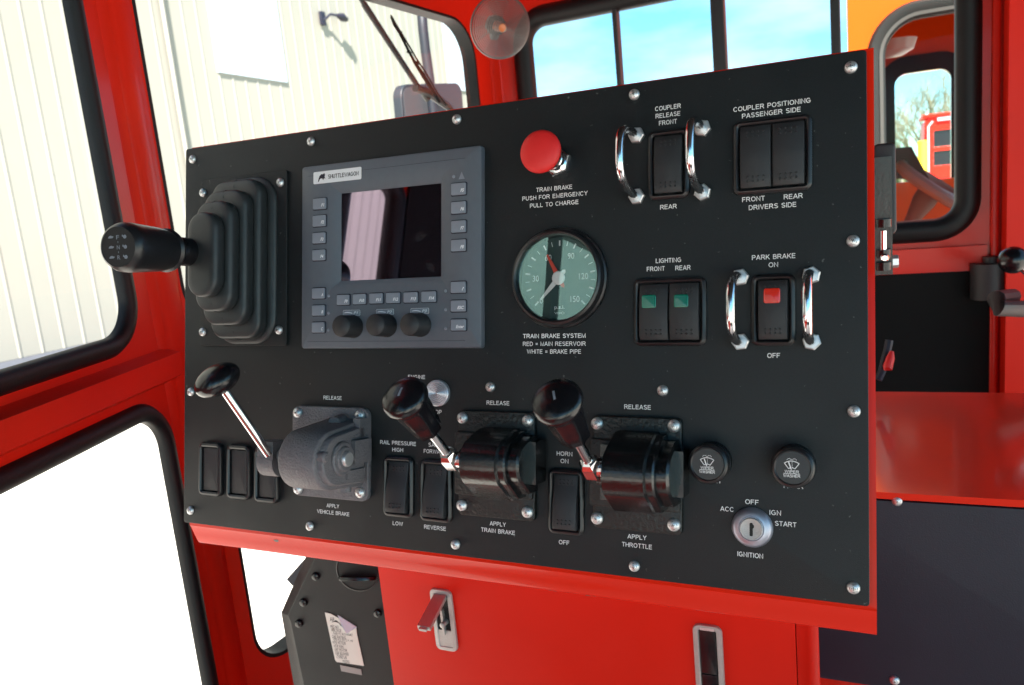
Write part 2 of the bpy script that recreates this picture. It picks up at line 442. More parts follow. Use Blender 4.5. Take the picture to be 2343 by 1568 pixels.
# ---- orange machine beside the cab, red one and trees further off
U_c = Vector((0.9093, -0.0050, -0.4160)); D_c = Vector((-0.0003, 0.9999, -0.0126)); N_c = -U_c.cross(D_c)
T_c = Vector((-0.0359, -0.0072, 0.525))
Uw = C2W @ U_c; Vw = -(C2W @ D_c)
Uh = Vector((Uw.x, Uw.y, 0)).normalized()       # panel direction, level
Nh = Vector((Uh.y, -Uh.x, 0))                   # towards the camera side
Z1 = Vector((0, 0, 1))

# ================================================================== CAB
FLOOR = CAMZ - 1.25
ROOF = CAMZ + 0.62
P1 = W(301, 302, 0.85); P1.z = 0
def hdir(x, y):
    d = ray(x, y); return Vector((d.x, d.y, 0)).normalized()
dF = hdir(2150, 322); dL = hdir(1330, 430)
PF = Plane(P1, dF, Z1)                          # front wall, s from the left post to the corner post
PL = Plane(P1, dL, Z1)                          # left wall, s negative towards the back
sP2 = PF.at(1142, 140).x
P2 = PF.m @ Vector((sP2, 0, 0))
PR = Plane(P2, Uh, Z1)                          # right wall
for nm, p in (('F', PF), ('L', PL), ('R', PR)): print(nm, p.w, 'toward cam', p.w.dot(CAM - p.o))
sR = PR.at(2285, 400).x
print('sP2', sP2, 'P2', P2, 'sR', sR)
cab = thing('locomotive_cab', 'red painted steel cab with black rubber window seals, open around the console', 'cab', T(0, 0, FLOOR))
GASK = [(-0.006, 0.003), (-0.004, 0.010), (0.004, 0.015), (0.015, 0.013), (0.022, 0.004), (0.022, -0.002), (0.012, -0.006), (-0.006, -0.004)]
GOUT = [(-0.003, 0.001), (-0.003, -0.026), (0.016, -0.026), (0.016, -0.0016), (0.002, -0.0016), (0.002, 0.001)]
def window(p, s0, s1, z0, z1, r, k=1.0, pane=True, prof=None):
    cx, cy, w, h = (s0 + s1) / 2, (z0 + z1) / 2, s1 - s0, z1 - z0
    mb = MB(); mb.ring(cx, cy, w, h, r, prof or [(d * k, z * k) for d, z in GASK], n=10); mb.xf(p.m)
    mb.build('window_seal', M['rubber'], cab, world=True, angle=50)
    if pane:
        mb = MB(); mb.sheet(rr(w - 0.002, h - 0.002, r, cx, cy, 10), [], 0, 0); mb.xf(p.m)
        mb.build('window_pane', M['pane'], cab, world=True)
    if prof: return rr(w + 0.004, h + 0.004, r + 0.002, cx, cy, 10)
    return rr(w + 0.016 * k, h + 0.016 * k, r + 0.008 * k, cx, cy, 10)

# front wall
a = PF.at(345, 250).x; b = PF.at(1084, 110).x; zt = PF.at(1000, 30).y
zb = PF.at(412, 790).y
hF1 = window(PF, a, b, zb, zt, 0.07, prof=GOUT)
a2 = PF.at(567, 1380).x; zb2 = PF.at(670, 1478).y
zt2 = PF.at(430, 1010).y
hF2 = window(PF, a2, b, zb2, zt2, 0.05, prof=GOUT)
print('F win', a, b, zb - CAMZ, zt - CAMZ, a2, zb2 - CAMZ, zt2 - CAMZ)
mb = MB(); mb.sheet([(0, FLOOR - 0.4), (sP2, FLOOR - 0.4), (sP2, ROOF), (0, ROOF)], [hF1, hF2], -0.0015, 0.003); mb.xf(PF.m)
mb.build('front_wall', M['redw'], cab, world=True)
# left wall
lr = PL.at(200, 250).x; lb = PL.at(100, 829).y
hL1 = window(PL, -0.415, lr, lb, ROOF - 0.12, 0.042, 0.72)
lr2 = PL.at(432, 1350).x; lt2 = PL.at(200, 1016).y
hL2 = window(PL, -0.46, lr2, FLOOR - 0.05, lt2, 0.042, 0.72)
hL3 = window(PL, -0.541, -0.472, lb - 0.06, CAMZ + 0.195, 0.02)
hL4 = window(PL, -1.70, -0.74, lb - 0.25, CAMZ + 0.245, 0.05)
print('L win', lr, lb - CAMZ, lr2, lt2 - CAMZ)
mb = MB(); mb.sheet([(-1.95, FLOOR - 0.4), (0, FLOOR - 0.4), (0, ROOF), (-1.95, ROOF)], [hL1, hL2, hL3, hL4], -0.0015, 0.003); mb.xf(PL.m)
mb.build('side_wall', M['redw'], cab, world=True)
mb = MB(); mb.box((-0.72, lb - 0.02, 0.003), (-0.563, ROOF - 0.01, 0.008)); mb.xf(PL.m); mb.build('wall_lining', M['lining'], cab, world=True)  # unseen black panel, added to darken part of the display's reflection
mb = MB(); mb.box((-1.9, CAMZ + 0.261, 0.003), (-0.722, ROOF - 0.01, 0.008)); mb.xf(PL.m); mb.build('wall_lining', M['lining'], cab, world=True)  # unseen black strip, added so the top of the gauge glass reflects dark
mb = MB(); mb.box((-0.877, lb - 0.25, -0.008), (-0.857, CAMZ + 0.244, 0.008)); mb.xf(PL.m); mb.build('window_bar', M['rubber'], cab, world=True)
# rail between the two left windows and folded left post
rz0, rz1 = PL.at(100, 1000).y, PL.at(100, 905).y
side = 1 if PL.w.dot(CAM - P1) > 0 else -1
zr = (lt2 + 0.024, lb - 0.024)
mb = MB(); mb.prism([(-1.9, zr[0], 0.002 * side), (-1.9, zr[1], 0.002 * side), (-1.9, zr[1] - 0.006, 0.020 * side), (-1.9, zr[0] + 0.008, 0.020 * side)], (1.885, 0, 0)); mb.xf(PL.m)
mb.build('window_rail', M['redw'], cab, world=True)
sf = 1 if PF.w.dot(CAM - P1) > 0 else -1
# the post: a folded angle with a rounded ridge
def post(name, o, da, la, db, lb_, t, off, z0=FLOOR - 0.4, z1=ROOF, mt='redw'):
    da, db = da.normalized(), db.normalized()
    bis = (da + db).normalized()
    ridge = o - Vector((0, 0, 0)) + off; q6 = 0.006
    pts = [o + da * la, ridge + da * q6]
    for k in range(1, 6):
        f = k / 6; pts.append((ridge + da * q6 * (1 - f) ** 2 + db * q6 * f ** 2))
    pts += [ridge + db * q6, o + db * lb_]
    pts += [o + db * lb_ - off * 0.3, o - off * 0.2, o + da * la - off * 0.3]
    mb = MB(); mb.prism([(p.x, p.y, z0) for p in pts], (0, 0, z1 - z0))
    return mb.build(name, M[mt], cab, world=True, angle=40)
inward = ((CAM - P1) * Vector((1, 1, 0))).normalized()
post('corner_post', P1, -dL, 0.030, dF, 0.030, 0, inward * 0.012)
post('corner_post', P2, -dF, 0.045, Uh, 0.035, 0, ((CAM - P2) * Vector((1, 1, 0))).normalized() * 0.018)

# right wall with one long sliding window
wl = PR.at(1212, 150).x; wr = PR.at(2196, 300).x; wt = PR.at(1420, 14).y; wb = PR.at(2110, 514).y
print('R win', wl, wr, wt - CAMZ, wb - CAMZ)
hR = window(PR, wl, wr, wb, wt, 0.038, 1.35)
SR = PR.at(2342, 400).x + 0.25
mb = MB(); mb.sheet([(0, FLOOR - 0.4), (SR, FLOOR - 0.4), (SR, ROOF), (0, ROOF)], [hR], -0.0015, 0.003); mb.xf(PR.m)
mb.build('rear_wall', M['redw'], cab, world=True)
for (x, hw) in ((1413, 0.0045), (1646, 0.0115), (1912, 0.0075)):
    c = PR.at(x, 100).x
    mb = MB(); mb.plate(c, (wb + wt) / 2, hw * 2, wt - wb, 0.002, -0.010, 0.012, 0.002); mb.xf(PR.m)
    mb.build('window_bar', M['blkm'], cab, world=True)
sr = 1 if PR.w.dot(CAM - P2) > 0 else -1
# rail and black lining under it
y0 = PR.at(2110, 568).y; y1 = PR.at(2110, 623).y
mb = MB(); mb.box((0.02, y1, 0.002 * sr), (PR.at(2255, 600).x, y0, 0.012 * sr)); mb.xf(PR.m); mb.build('window_rail', M['redw'], cab, world=True)
mb = MB(); mb.box((0.02, FLOOR, 0.002 * sr), (PR.at(2262, 700).x, y1 - 0.001, 0.008 * sr)); mb.xf(PR.m); mb.build('wall_lining', M['lining'], cab, world=True)
# hinge post at the right edge: folded column in front of the wall
c0 = PR.at(2256, 300).x
mb = MB(); mb.plate(c0 + 0.012, (FLOOR + ROOF) / 2, 0.012, ROOF - FLOOR, 0.005, 0.002, 0.010, 0.003); mb.xf(PR.m) ; mb.build('seam_strip', M['redw'], cab, world=True)
c1_ = PR.at(2290, 300).x; 
mb = MB(); mb.box((c1_ + 0.001, FLOOR, 0.003), (c1_ + 0.05, ROOF, 0.06)); mb.xf(PR.m); mb.build('door_post', M['red'], cab, world=True)
# enclosure behind the camera
P3 = PR.m @ Vector((SR, 0, 0)); P4 = PL.m @ Vector((-1.95, 0, 0))
P5 = P3 + Vector((0.25, -2.0, 0)); P5.y = P4.y - 0.15
def wallseg(a, b, holes, name):
    p = Plane(Vector((a.x, a.y, 0)), Vector((b.x - a.x, b.y - a.y, 0)), Z1)
    L = Vector((b.x - a.x, b.y - a.y, 0)).length
    H = []
    for s0, s1, z0, z1 in holes:
        s0 *= L; s1 *= L
        H.append(window(p, s0, s1, z0, z1, 0.05))
    mb = MB(); mb.sheet([(0, FLOOR - 0.4), (L, FLOOR - 0.4), (L, ROOF), (0, ROOF)], H, -0.0015, 0.003); mb.xf(p.m)
    mb.build(name, M['lining'], cab, world=True)
wallseg(P3, P3.lerp(P5, 0.04), [], 'door_frame'); wallseg(P3.lerp(P5, 0.94), P5, [], 'door_frame')
wallseg(P5, P4, [(0.04, 0.46, CAMZ - 0.85, ROOF - 0.08), (0.54, 0.96, CAMZ - 0.85, ROOF - 0.08)], 'back_wall')
fl = [P1, P2, P3, P5, P4]
mb = MB(); mb.prism([(p.x, p.y, FLOOR - 0.02) for p in fl], (0, 0, 0.02)); mb.build('cab_floor', M['floor'], cab, world=True)
mb = MB(); mb.prism([(p.x * 1.02, p.y * 1.02, ROOF + 0.002) for p in fl], (0, 0, 0.05)); mb.build('roof', M['lining'], cab, world=True)
# header beams above windows
for p, s0, s1, z in ((PF, 0.02, sP2 - 0.02, zt + 0.036), (PR, 0.03, SR - 0.02, wt + 0.045)):
    sg = 1 if p.w.dot(CAM - p.o) > 0 else -1
    mb = MB(); mb.prism([(s0, z + 0.02, 0.002 * sg), (s0, z + 0.045, 0.03 * sg), (s0, ROOF, 0.03 * sg), (s0, ROOF, 0.002 * sg)], (s1 - s0, 0, 0)); mb.xf(p.m)
    mb.build('header_beam', M['redw'], cab, world=True)

# ================================================================== CONSOLE
CW, CH = 0.501, 0.3005
org = CAM + C2W @ T_c
PP = Plane(org, Uw, Vw)
print('panel w toward cam', PP.w.dot(CAM - org))
con = thing('control_console', 'black control panel in a red painted housing with switches, gauge, screen and levers', 'control console', PP.m.copy())
at = PP.at
def P(c, x, y, h=0.0):
    q = at(*c(x, y), h); return Vector((q.x, q.y, h))
def span(c, x0, y0, x1, y1, h=0.0):
    """centre and size on the panel of a rectangle seen in a crop"""
    ym, xm = (y0 + y1) / 2, (x0 + x1) / 2
    l, r_ = P(c, x0, ym, h), P(c, x1, ym, h); t, b = P(c, xm, y0, h), P(c, xm, y1, h)
    return (l.x + r_.x) / 2, (t.y + b.y) / 2, abs(r_.x - l.x), abs(t.y - b.y)
PT = 0.003
mb = MB(); mb.plate(0, 0, CW, CH, 0.002, -PT, 0, 0.0004)
face = mb.build('faceplate', M['plate'], con)
# housing: sheet metal tray, its lower edge bent back under the plate
x0, x1 = -CW / 2 + 0.003, CW / 2 + 0.0035
yb, yt = -CH / 2 - 0.001, CH / 2 + 0.0016
lip = [(yb - 0.0010, -PT - 0.0002), (yb - 0.0022, -PT - 0.0006), (yb - 0.0032, -PT - 0.0016), (yb - 0.0100, -PT - 0.0052), (yb - 0.0160, -PT - 0.0086), (yb - 0.0174, -PT - 0.0098), (yb - 0.0183, -PT - 0.0118)]
prof = [(yt, -0.12), (yt, -PT - 0.0005), (yt - 0.004, -PT - 0.0002), (yb + 0.004, -PT - 0.0002)] + lip + [(yb - 0.0186, -PT - 0.015), (yb - 0.0186, -0.12)]
mb = MB(); mb.prism([(x0, y, z) for y, z in prof], (x1 - x0, 0, 0))
hous = mb.build('housing', M['redlip'], con, angle=22)

# bare metal chips along the bent edge
def lip_at(px, py):
    best = None
    for (ya, za), (yb_, zb_) in zip(lip[:-1], lip[1:]):
        for k in range(12):
            f = k / 12; y, z = ya + (yb_ - ya) * f, za + (zb_ - za) * f
            q = at(px, py, z)
            if best is None or abs(q.y - y) < best[0]:
                l_ = math.hypot(yb_ - ya, zb_ - za); best = (abs(q.y - y), q.x, y, z, (yb_ - ya) / l_, (zb_ - za) / l_)
    return best
metal = mat('bare_metal', (0.17, 0.155, 0.14), 0.6); rc_ = random.Random(5)
for px, py, sz in ((632, 1236, 0.0026), (1258, 1357, 0.0017), (1268, 1360, 0.0020), (1345, 1370, 0.0022), (1360, 1375, 0.0012), (1160, 1338, 0.0009), (1530, 1392, 0.0009)):
    _, x_, y_, z_, ty, tz = lip_at(px, py)
    ny, nz = tz, -ty
    vs = []
    for k in range(9):
        t_ = 2 * PI * k / 9; rr_ = sz * rc_.uniform(0.5, 1.1)
        du, dv_ = rr_ * math.cos(t_), rr_ * 0.55 * math.sin(t_)
        vs.append((x_ + du, y_ + ty * dv_ + ny * 0.0002, z_ + tz * dv_ + nz * 0.0002))
    mb = MB(); mb.bm.faces.new([mb.bm.verts.new(p) for p in vs]); mb.build('paint_chip', metal, hous, recalc=False)
# --- lettering
CAP = 0.0027
def legend(rows, label):
    for c, s_, x, y, w in rows:
        mb = MB()
        q = P(c, x, y); l, r2 = P(c, x - w / 2, y), P(c, x + w / 2, y)
        mb.strokes(s_, q.x, q.y, abs(r2.x - l.x), CAP, 0.00012, t=0.18 if s_ == 'TRAIN BRAKE SYSTEM' else 0.145)
        mb.build('lettering', M['text'], face, label='white lettering ' + s_.replace('=', 'is'), recalc=False)
legend([(c3, 'TRAIN BRAKE', 401, 466, 232), (c3, 'PUSH FOR EMERGENCY', 403, 515, 420), (c3, 'PULL TO CHARGE', 400, 566, 312)], 'white lettering TRAIN BRAKE PUSH FOR EMERGENCY PULL TO CHARGE')
legend([(c3, 'TRAIN BRAKE SYSTEM', 399, 1416, 402), (c3, 'RED = MAIN RESERVOIR', 399, 1467, 404), (c3, 'WHITE = BRAKE PIPE', 398, 1517, 348)], 'white lettering under the round gauge')
legend([(c4, 'COUPLER', 354, 74, 152), (c4, 'RELEASE', 354, 118, 146), (c4, 'FRONT', 354, 162, 106), (c4, 'REAR', 357, 663, 98)], 'white lettering COUPLER RELEASE FRONT and REAR')
legend([(c4, 'COUPLER POSITIONING', 967, 60, 458), (c4, 'PASSENGER SIDE', 965, 106, 348), (c4, 'FRONT', 861, 617, 134), (c4, 'REAR', 1097, 601, 112), (c4, 'DRIVERS SIDE', 973, 659, 282)], 'white lettering COUPLER POSITIONING')
legend([(c4, 'LIGHTING', 357, 981, 150), (c4, 'FRONT', 282, 1031, 106), (c4, 'REAR', 443, 1025, 90)], 'white lettering LIGHTING FRONT REAR')
legend([(c4, 'PARK BRAKE', 980, 959, 258), (c4, 'ON', 979, 1007, 56), (c4, 'OFF', 981, 1545, 76)], 'white lettering PARK BRAKE ON OFF')
legend([(c5, 'RELEASE', 1258, 360, 150), (c5, 'APPLY', 1261, 1250, 102), (c5, 'VEHICLE BRAKE', 1263, 1306, 266)], 'white lettering RELEASE, APPLY VEHICLE BRAKE')
legend([(c6, 'ENGINE', 405, 107, 148), (c6, 'STOP', 568, 411, 110)], 'white lettering ENGINE STOP')
legend([(c6, 'RAIL PRESSURE', 242, 683, 312), (c6, 'HIGH', 240, 742, 94), (c6, 'LOW', 241, 1385, 88)], 'white lettering RAIL PRESSURE HIGH LOW')
legend([(c6, 'SAND', 564, 700, 112), (c6, 'FORWARD', 564, 758, 194), (c6, 'REVERSE', 565, 1422, 190)], 'white lettering SAND FORWARD REVERSE')
legend([(c6, 'RELEASE', 1114, 334, 198), (c6, 'APPLY', 1113, 1389, 138), (c6, 'TRAIN BRAKE', 1114, 1452, 296)], 'white lettering RELEASE, APPLY TRAIN BRAKE')
legend([(c7, 'HORN', 311, 677, 118), (c7, 'ON', 311, 733, 60), (c7, 'OFF', 308, 1351, 80)], 'white lettering HORN ON OFF')
legend([(c7, 'RELEASE', 866, 322, 202), (c7, 'APPLY', 862, 1310, 142), (c7, 'THROTTLE', 861, 1375, 228)], 'white lettering RELEASE, APPLY THROTTLE')
legend([(c8, 'OFF', 673, 711, 120), (c8, 'ACC', 450, 774, 120), (c8, 'IGN', 882, 807, 104), (c8, 'START', 976, 909, 192), (c8, 'IGNITION', 657, 1187, 230)], 'white lettering round the ignition lock')
legend([(c8, 'FRONT', 305, 517, 190), (c8, 'REAR', 1046, 567, 175)], 'white lettering half hidden under the wiper knobs')

# --- screws
def screw_mesh(r=0.0034, h=0.0023):
    mb = MB()
    mb.lathe([(r, 0), (r, 0.0004)] + [(r * math.cos(R(a)), 0.0004 + h * math.sin(R(a))) for a in (15, 30, 45, 60, 75)] + [(r * 0.08, 0.0004 + h)], n=20, mi=0)
    zt_ = h + 0.0005
    for s_ in (0, 1):
        a, b = (r * 0.62, r * 0.15) if s_ == 0 else (r * 0.15, r * 0.62)
        n = 6
        top = []
        for (x, y) in ((-a, -b), (a, -b), (a, b), (-a, b)):
            top.append((x, y, 0.0004 + h * math.sqrt(max(0, 1 - (x * x + y * y) / (r * r))) + 0.00005))
        cen = (0, 0, zt_ + 0.0001 + s_ * 0.00003)
        vs = [mb.bm.verts.new(p) for p in top]; c_ = mb.bm.verts.new(cen)
        for i in range(4):
            f = mb.bm.faces.new((vs[i], vs[(i + 1) % 4], c_)); f.material_index = 1
    return mb
proto = {}
def screw(parent, x, y, z=0.0, big=1.0, name='screw', mats=None):
    key = (round(big, 2), id(mats))
    if key not in proto:
        o = screw_mesh(0.0034 * big, 0.0023 * big).build(name, mats or [M['steel'], M['dark']], parent)
        proto[key] = o
    else:
        o = proto[key].copy(); COL.objects.link(o); o.parent = parent
    o.location = (x, y, z); o.rotation_euler = (0, 0, random.uniform(0, PI))
    return o
for (x, y) in ((437, 364), (708, 323), (1042, 272), (1449, 215), (1946, 152), (1951, 551), (1953, 942), (1952, 1347), (1449, 1297), (1039, 1247), (705, 1205), (432, 1169), (433, 897), (1119, 886), (1514, 894)):
    q = P(full, x, y, 0.002); screw(face, q.x, q.y)

# --- gear selector with rubber boot
x, y, w, h = span(c1, 690, 318, 1262, 1410, 0.002)
l = P(c1, 693, 860, 0.002); rr_ = P(c1, 1262, 860, 0.002); t = P(c1, 1100, 268, 0.002); b_ = P(c1, 1100, 1408, 0.002)
bx, by, bw, bh = (l.x + rr_.x) / 2, (t.y + b_.y) / 2, rr_.x - l.x, t.y - b_.y
print('selector plate mm', bw * 1000, bh * 1000, 'at', bx, by)
mb = MB(); mb.plate(bx, by, bw, bh, 0.002, 0.0001, 0.0022, 0.0004)
sel = mb.build('gear_selector', M['plate'], con, label='gear selector: black bellows boot and round grip with F N R marks')
for (x, y) in ((1217, 333), (1208, 1305), (708, 400), (706, 1318), (1125, 830)):
    q = P(c1, x, y, 0.003); screw(sel, q.x, q.y, 0.0022)
cb = P(c1, 705, 808, 0.046); cx0, cy0 = cb.x, cb.y
base = P(c1, 1190, 860, 0.003)
W0 = (base.x - cx0) * 2; H0 = P(c1, 950, 290, 0.003).y - P(c1, 950, 1380, 0.003).y
W4 = (P(c1, 828, 800, 0.042).x - cx0) * 2; H4 = P(c1, 700, 530, 0.044).y - P(c1, 700, 1085, 0.044).y
print('boot', W0, H0, W4, H4, cx0 - bx)
mb = MB(); Ls = []
def bl(wd, ht, z, r): Ls.append([(px, py, z) for px, py in rr(wd, ht, r, cx0 + 0.0005, cy0, 8)])
bl(W0, H0, 0.0022, 0.020); bl(W0, H0, 0.0036, 0.020); bl(W0 - 0.002, H0 - 0.002, 0.0046, 0.019)
bl(W0 - 0.010, H0 - 0.006, 0.0052, 0.017)
n = 4
for k in range(n):
    f = k / (n - 1)
    wd = (W0 - 0.011) * (1 - f) + W4 * f; ht = (H0 - 0.008) * (1 - f) + H4 * f; z = 0.0055 + 0.0108 * k
    bl(wd - 0.010, ht - 0.009, z, 0.011)
    bl(wd - 0.002, ht - 0.002, z + 0.0006, 0.012)
    bl(wd, ht, z + 0.0020, 0.0125); bl(wd, ht, z + 0.0078, 0.0125); bl(wd - 0.0012, ht - 0.0012, z + 0.0092, 0.012); bl(wd - 0.004, ht - 0.004, z + 0.0100, 0.011)
    if k < n - 1: bl(wd - 0.013, ht - 0.013, z + 0.0103, 0.009)
z = 0.0055 + 0.0108 * (n - 1)
bl(W4 - 0.012, H4 - 0.012, z + 0.0102, 0.010)
mb.loft(Ls)
for k in range(n - 1):                           # moulding seams on the folds
    f = k / (n - 1); wd = (W0 - 0.011) * (1 - f) + W4 * f; ht = (H0 - 0.008) * (1 - f) + H4 * f; z_ = 0.0055 + 0.0108 * k
    for sg in (-1, 1): mb.tube([(cx0, cy0 + sg * (ht / 2 - 0.006), z_ + 0.0101), (cx0, cy0 + sg * (ht / 2 - 0.0012), z_ + 0.0094), (cx0, cy0 + sg * (ht / 2 + 0.0001), z_ + 0.0076), (cx0, cy0 + sg * (ht / 2 + 0.0001), z_ + 0.002)], 0.0005, 6)
# moulding seam over the crown
mb.tube([(cx0 + 0.0005, cy0 + H4 / 2 * math.cos(a) * 0.985, z + 0.0095 * abs(math.sin(a)) ** 0.35) for a in [PI * i / 16 for i in range(17)]], 0.0006, 6)
mb.build('boot', M['boot'], sel, angle=50)
k0 = P(c1, 600, 790, 0.050); k1 = P(c1, 150, 757, 0.116)
axis = (k1 - k0).normalized(); tot = (k1 - k0).length
print('grip axis', axis, tot)
s_ = k0 - axis * 0.008
mb = MB(); mb.lathe([(0.0095, 0), (0.0102, 0.004), (0.0102, 0.019), (0.009, 0.021), (0.009, 0.034)], s_, axis, 24)
mb.build('shaft', M['knob'], sel)
mb = MB(); e = tot + 0.008; g0 = 0.028
mb.lathe([(0.010, g0), (0.0145, g0), (0.0152, g0 + 0.002), (0.0138, g0 + 0.004), (0.0140, g0 + 0.005), (0.0150, g0 + 0.012), (0.0162, e - 0.010), (0.0160, e - 0.005), (0.0146, e - 0.0016), (0.0128, e), (0.0126, e - 0.0004), (0.001, e - 0.0004)], s_, axis, 40)
grip = mb.build('grip', M['blk'], sel, angle=40)
# marks on the end face
xa = (Vector((1, 0, 0)) - axis * axis.x).normalized(); ya = axis.cross(xa)
FM = Matrix((xa, ya, axis)).transposed().to_4x4(); FM.translation = s_ + axis * (e - 0.0002)
mb = MB()
for i, ch in enumerate('FNR'):
    yy = 0.0062 - 0.0064 * i
    mb.text(ch, 0, yy, 0.0022, 0.0027, 0, mtx=FM, bold=0.01)
    for sx in (-1, 1):                           # small turtle and hare marks either side
        c_ = Vector((sx * 0.0052, yy, 0)); r1 = 0.0014
        outl = [(-1.5, -0.3), (-0.9, 0.5), (0, 0.8), (0.8, 0.5), (1.5, 0.4), (1.3, -0.1), (0.8, -0.4), (-0.9, -0.45)] if sx < 0 else [(-1.2, 1.2), (-0.7, 0.5), (0.3, 1.0), (1.0, 0.2), (0.8, -0.6), (0.1, -0.9), (-0.7, -0.6), (-0.8, 0.0), (-1.5, 0.2)]
        v = [mb.bm.verts.new(FM @ Vector((c_.x + a * r1, c_.y + b2 * r1, 0))) for a, b2 in outl]
        mb.bm.faces.new(v)
    if i < 2:
        v = [mb.bm.verts.new(FM @ Vector((a, yy - 0.0032 + b2, 0))) for a, b2 in ((-0.0002, -0.0006), (0.0002, -0.0006), (0.0002, 0.0006), (-0.0002, 0.0006))]
        mb.bm.faces.new(v)
mb.build('grip_marking', M['key'], sel, recalc=False)

# --- display unit
TL, TR, BR, BL = P(c2, 52, 245, 0.003), P(c2, 1288, 92, 0.003), P(c2, 1286, 1490, 0.003), P(c2, 42, 1495, 0.003)
dx, dy = (TL.x + TR.x + BR.x + BL.x) / 4, (TL.y + TR.y + BR.y + BL.y) / 4
dw, dh = (TR.x + BR.x - TL.x - BL.x) / 2, (TL.y + TR.y - BL.y - BR.y) / 2
print('display mm', dw * 1000, dh * 1000)
DZ = 0.0050
def bil(c, pts, h):
    q = [P(c, *p, h) for p in pts]
    return ((q[0].x + q[3].x) / 2, (q[1].x + q[2].x) / 2, (q[2].y + q[3].y) / 2, (q[0].y + q[1].y) / 2)
sx0, sx1, sy0, sy1 = bil(c2, ((315, 425), (1002, 350), (1000, 997), (308, 1030)), 0.0012)
ox0, ox1, oy0, oy1 = bil(c2, ((237, 372), (1030, 268), (1022, 1058), (237, 1085)), DZ)
def rc(x0_, x1_, y0_, y1_, r, z): return [(px, py, z) for px, py in rr(x1_ - x0_, y1_ - y0_, r, (x0_ + x1_) / 2, (y0_ + y1_) / 2, 4)]
mb = MB()
mb.loft([[(px, py, 0.0001) for px, py in rr(dw, dh, 0.002, dx, dy, 4)],
         [(px, py, DZ - 0.0016) for px, py in rr(dw, dh, 0.002, dx, dy, 4)],
         [(px, py, DZ - 0.0004) for px, py in rr(dw - 0.001, dh - 0.001, 0.002, dx, dy, 4)],
         [(px, py, DZ) for px, py in rr(dw - 0.0024, dh - 0.0024, 0.002, dx, dy, 4)],
         rc(ox0, ox1, oy0, oy1, 0.0008, DZ), rc(sx0, sx1, sy0, sy1, 0.0008, 0.0014), rc(sx0, sx1, sy0, sy1, 0.0008, 0.0008)])
disp = mb.build('display_unit', M['grey'], con, label='grey display unit with dark glossy screen, small keys and three knobs')
mb = MB(); mb.box((sx0 + 0.0002, sy0 + 0.0002, 0.0008), (sx1 - 0.0002, sy1 - 0.0002, 0.0011)); mb.build('screen', M['screen'], disp)
# faint embossed line on the bezel
for fx0, fx1, fy0, fy1 in ((dx - dw / 2 + 0.006, dx + dw / 2 - 0.012, dy + dh / 2 - 0.0075, dy + dh / 2 - 0.0077), (dx - dw / 2 + 0.006, dx + dw / 2 - 0.012, dy - dh / 2 + 0.005, dy - dh / 2 + 0.0052)):
    mb = MB(); mb.box((fx0, min(fy0, fy1), DZ - 0.0001), (fx1, max(fy0, fy1), DZ + 0.00008)); mb.build('bezel_line', M['slate'], disp)
keys = [('F1', 157, 494, 88, 76), ('F2', 155, 612, 88, 76), ('F3', 153, 730, 86, 74), ('F4', 152, 848, 86, 74), ('A', 150, 1112, 86, 72), ('B', 150, 1230, 86, 72), ('C', 149, 1347, 86, 72),
        ('F5', 1116, 392, 100, 82), ('F6', 1116, 520, 100, 82), ('F7', 1116, 651, 100, 82), ('F8', 1115, 781, 100, 80), ('?', 1114, 1070, 102, 78), ('ESC', 1114, 1199, 102, 78), ('Enter', 1115, 1330, 102, 78),
        ('F9', 320, 1157, 84, 70), ('F10', 432, 1152, 88, 70), ('F11', 547, 1147, 90, 70), ('F12', 664, 1143, 93, 72), ('F13', 786, 1140, 95, 72), ('F14', 910, 1135, 98, 74)]
KZ = DZ + 0.0016
for s_, kx, ky, kw, kh in keys:
    x, y, w, h = span(c2, kx - kw / 2, ky - kh / 2, kx + kw / 2, ky + kh / 2, KZ)
    mb = MB(); mb.plate(x, y, w + 0.0012, h + 0.0012, 0.0010, DZ - 0.0002, DZ + 0.0004, mi=2, n=3)
    mb.plate(x, y, w, h, 0.0008, DZ, KZ, 0.0004, n=3)
    tw = {1: 0.0016, 2: 0.0028, 3: 0.0042, 5: 0.0062}[len(s_)]
    if s_ == 'ESC': tw = 0.005
    mb.text(s_, x + w / 2 - tw / 2 - 0.0009, y - h * 0.14, tw, 0.0021 if len(s_) > 2 else 0.0022, KZ + 0.0001, mi=1, shear=0.3, bold=0.03)
    mb.build('key', [M['key'], M['white'], M['slate']], disp, label='key marked ' + s_)
for kx, ky in ((225, 1131), (224, 1248), (222, 1366), (1030, 1096), (1031, 1225), (1031, 1355), (1086, 308)):
    q = P(c2, kx, ky, DZ); mb = MB(); mb.lathe([(0.00115, DZ - 0.0002), (0.00115, DZ + 0.0002), (0.0008, DZ + 0.0004)], (q.x, q.y, 0), n=14)
    mb.build('indicator_light', M['key'], disp)
q = P(c2, 1141, 302, DZ); mb = MB(); mb.prism([(q.x - 0.0023, q.y - 0.0022, DZ - 0.0002), (q.x + 0.0023, q.y - 0.0022, DZ - 0.0002), (q.x, q.y + 0.0026, DZ - 0.0002)], (0, 0, 0.0004))
mb.build('warning_triangle', M['key'], disp)
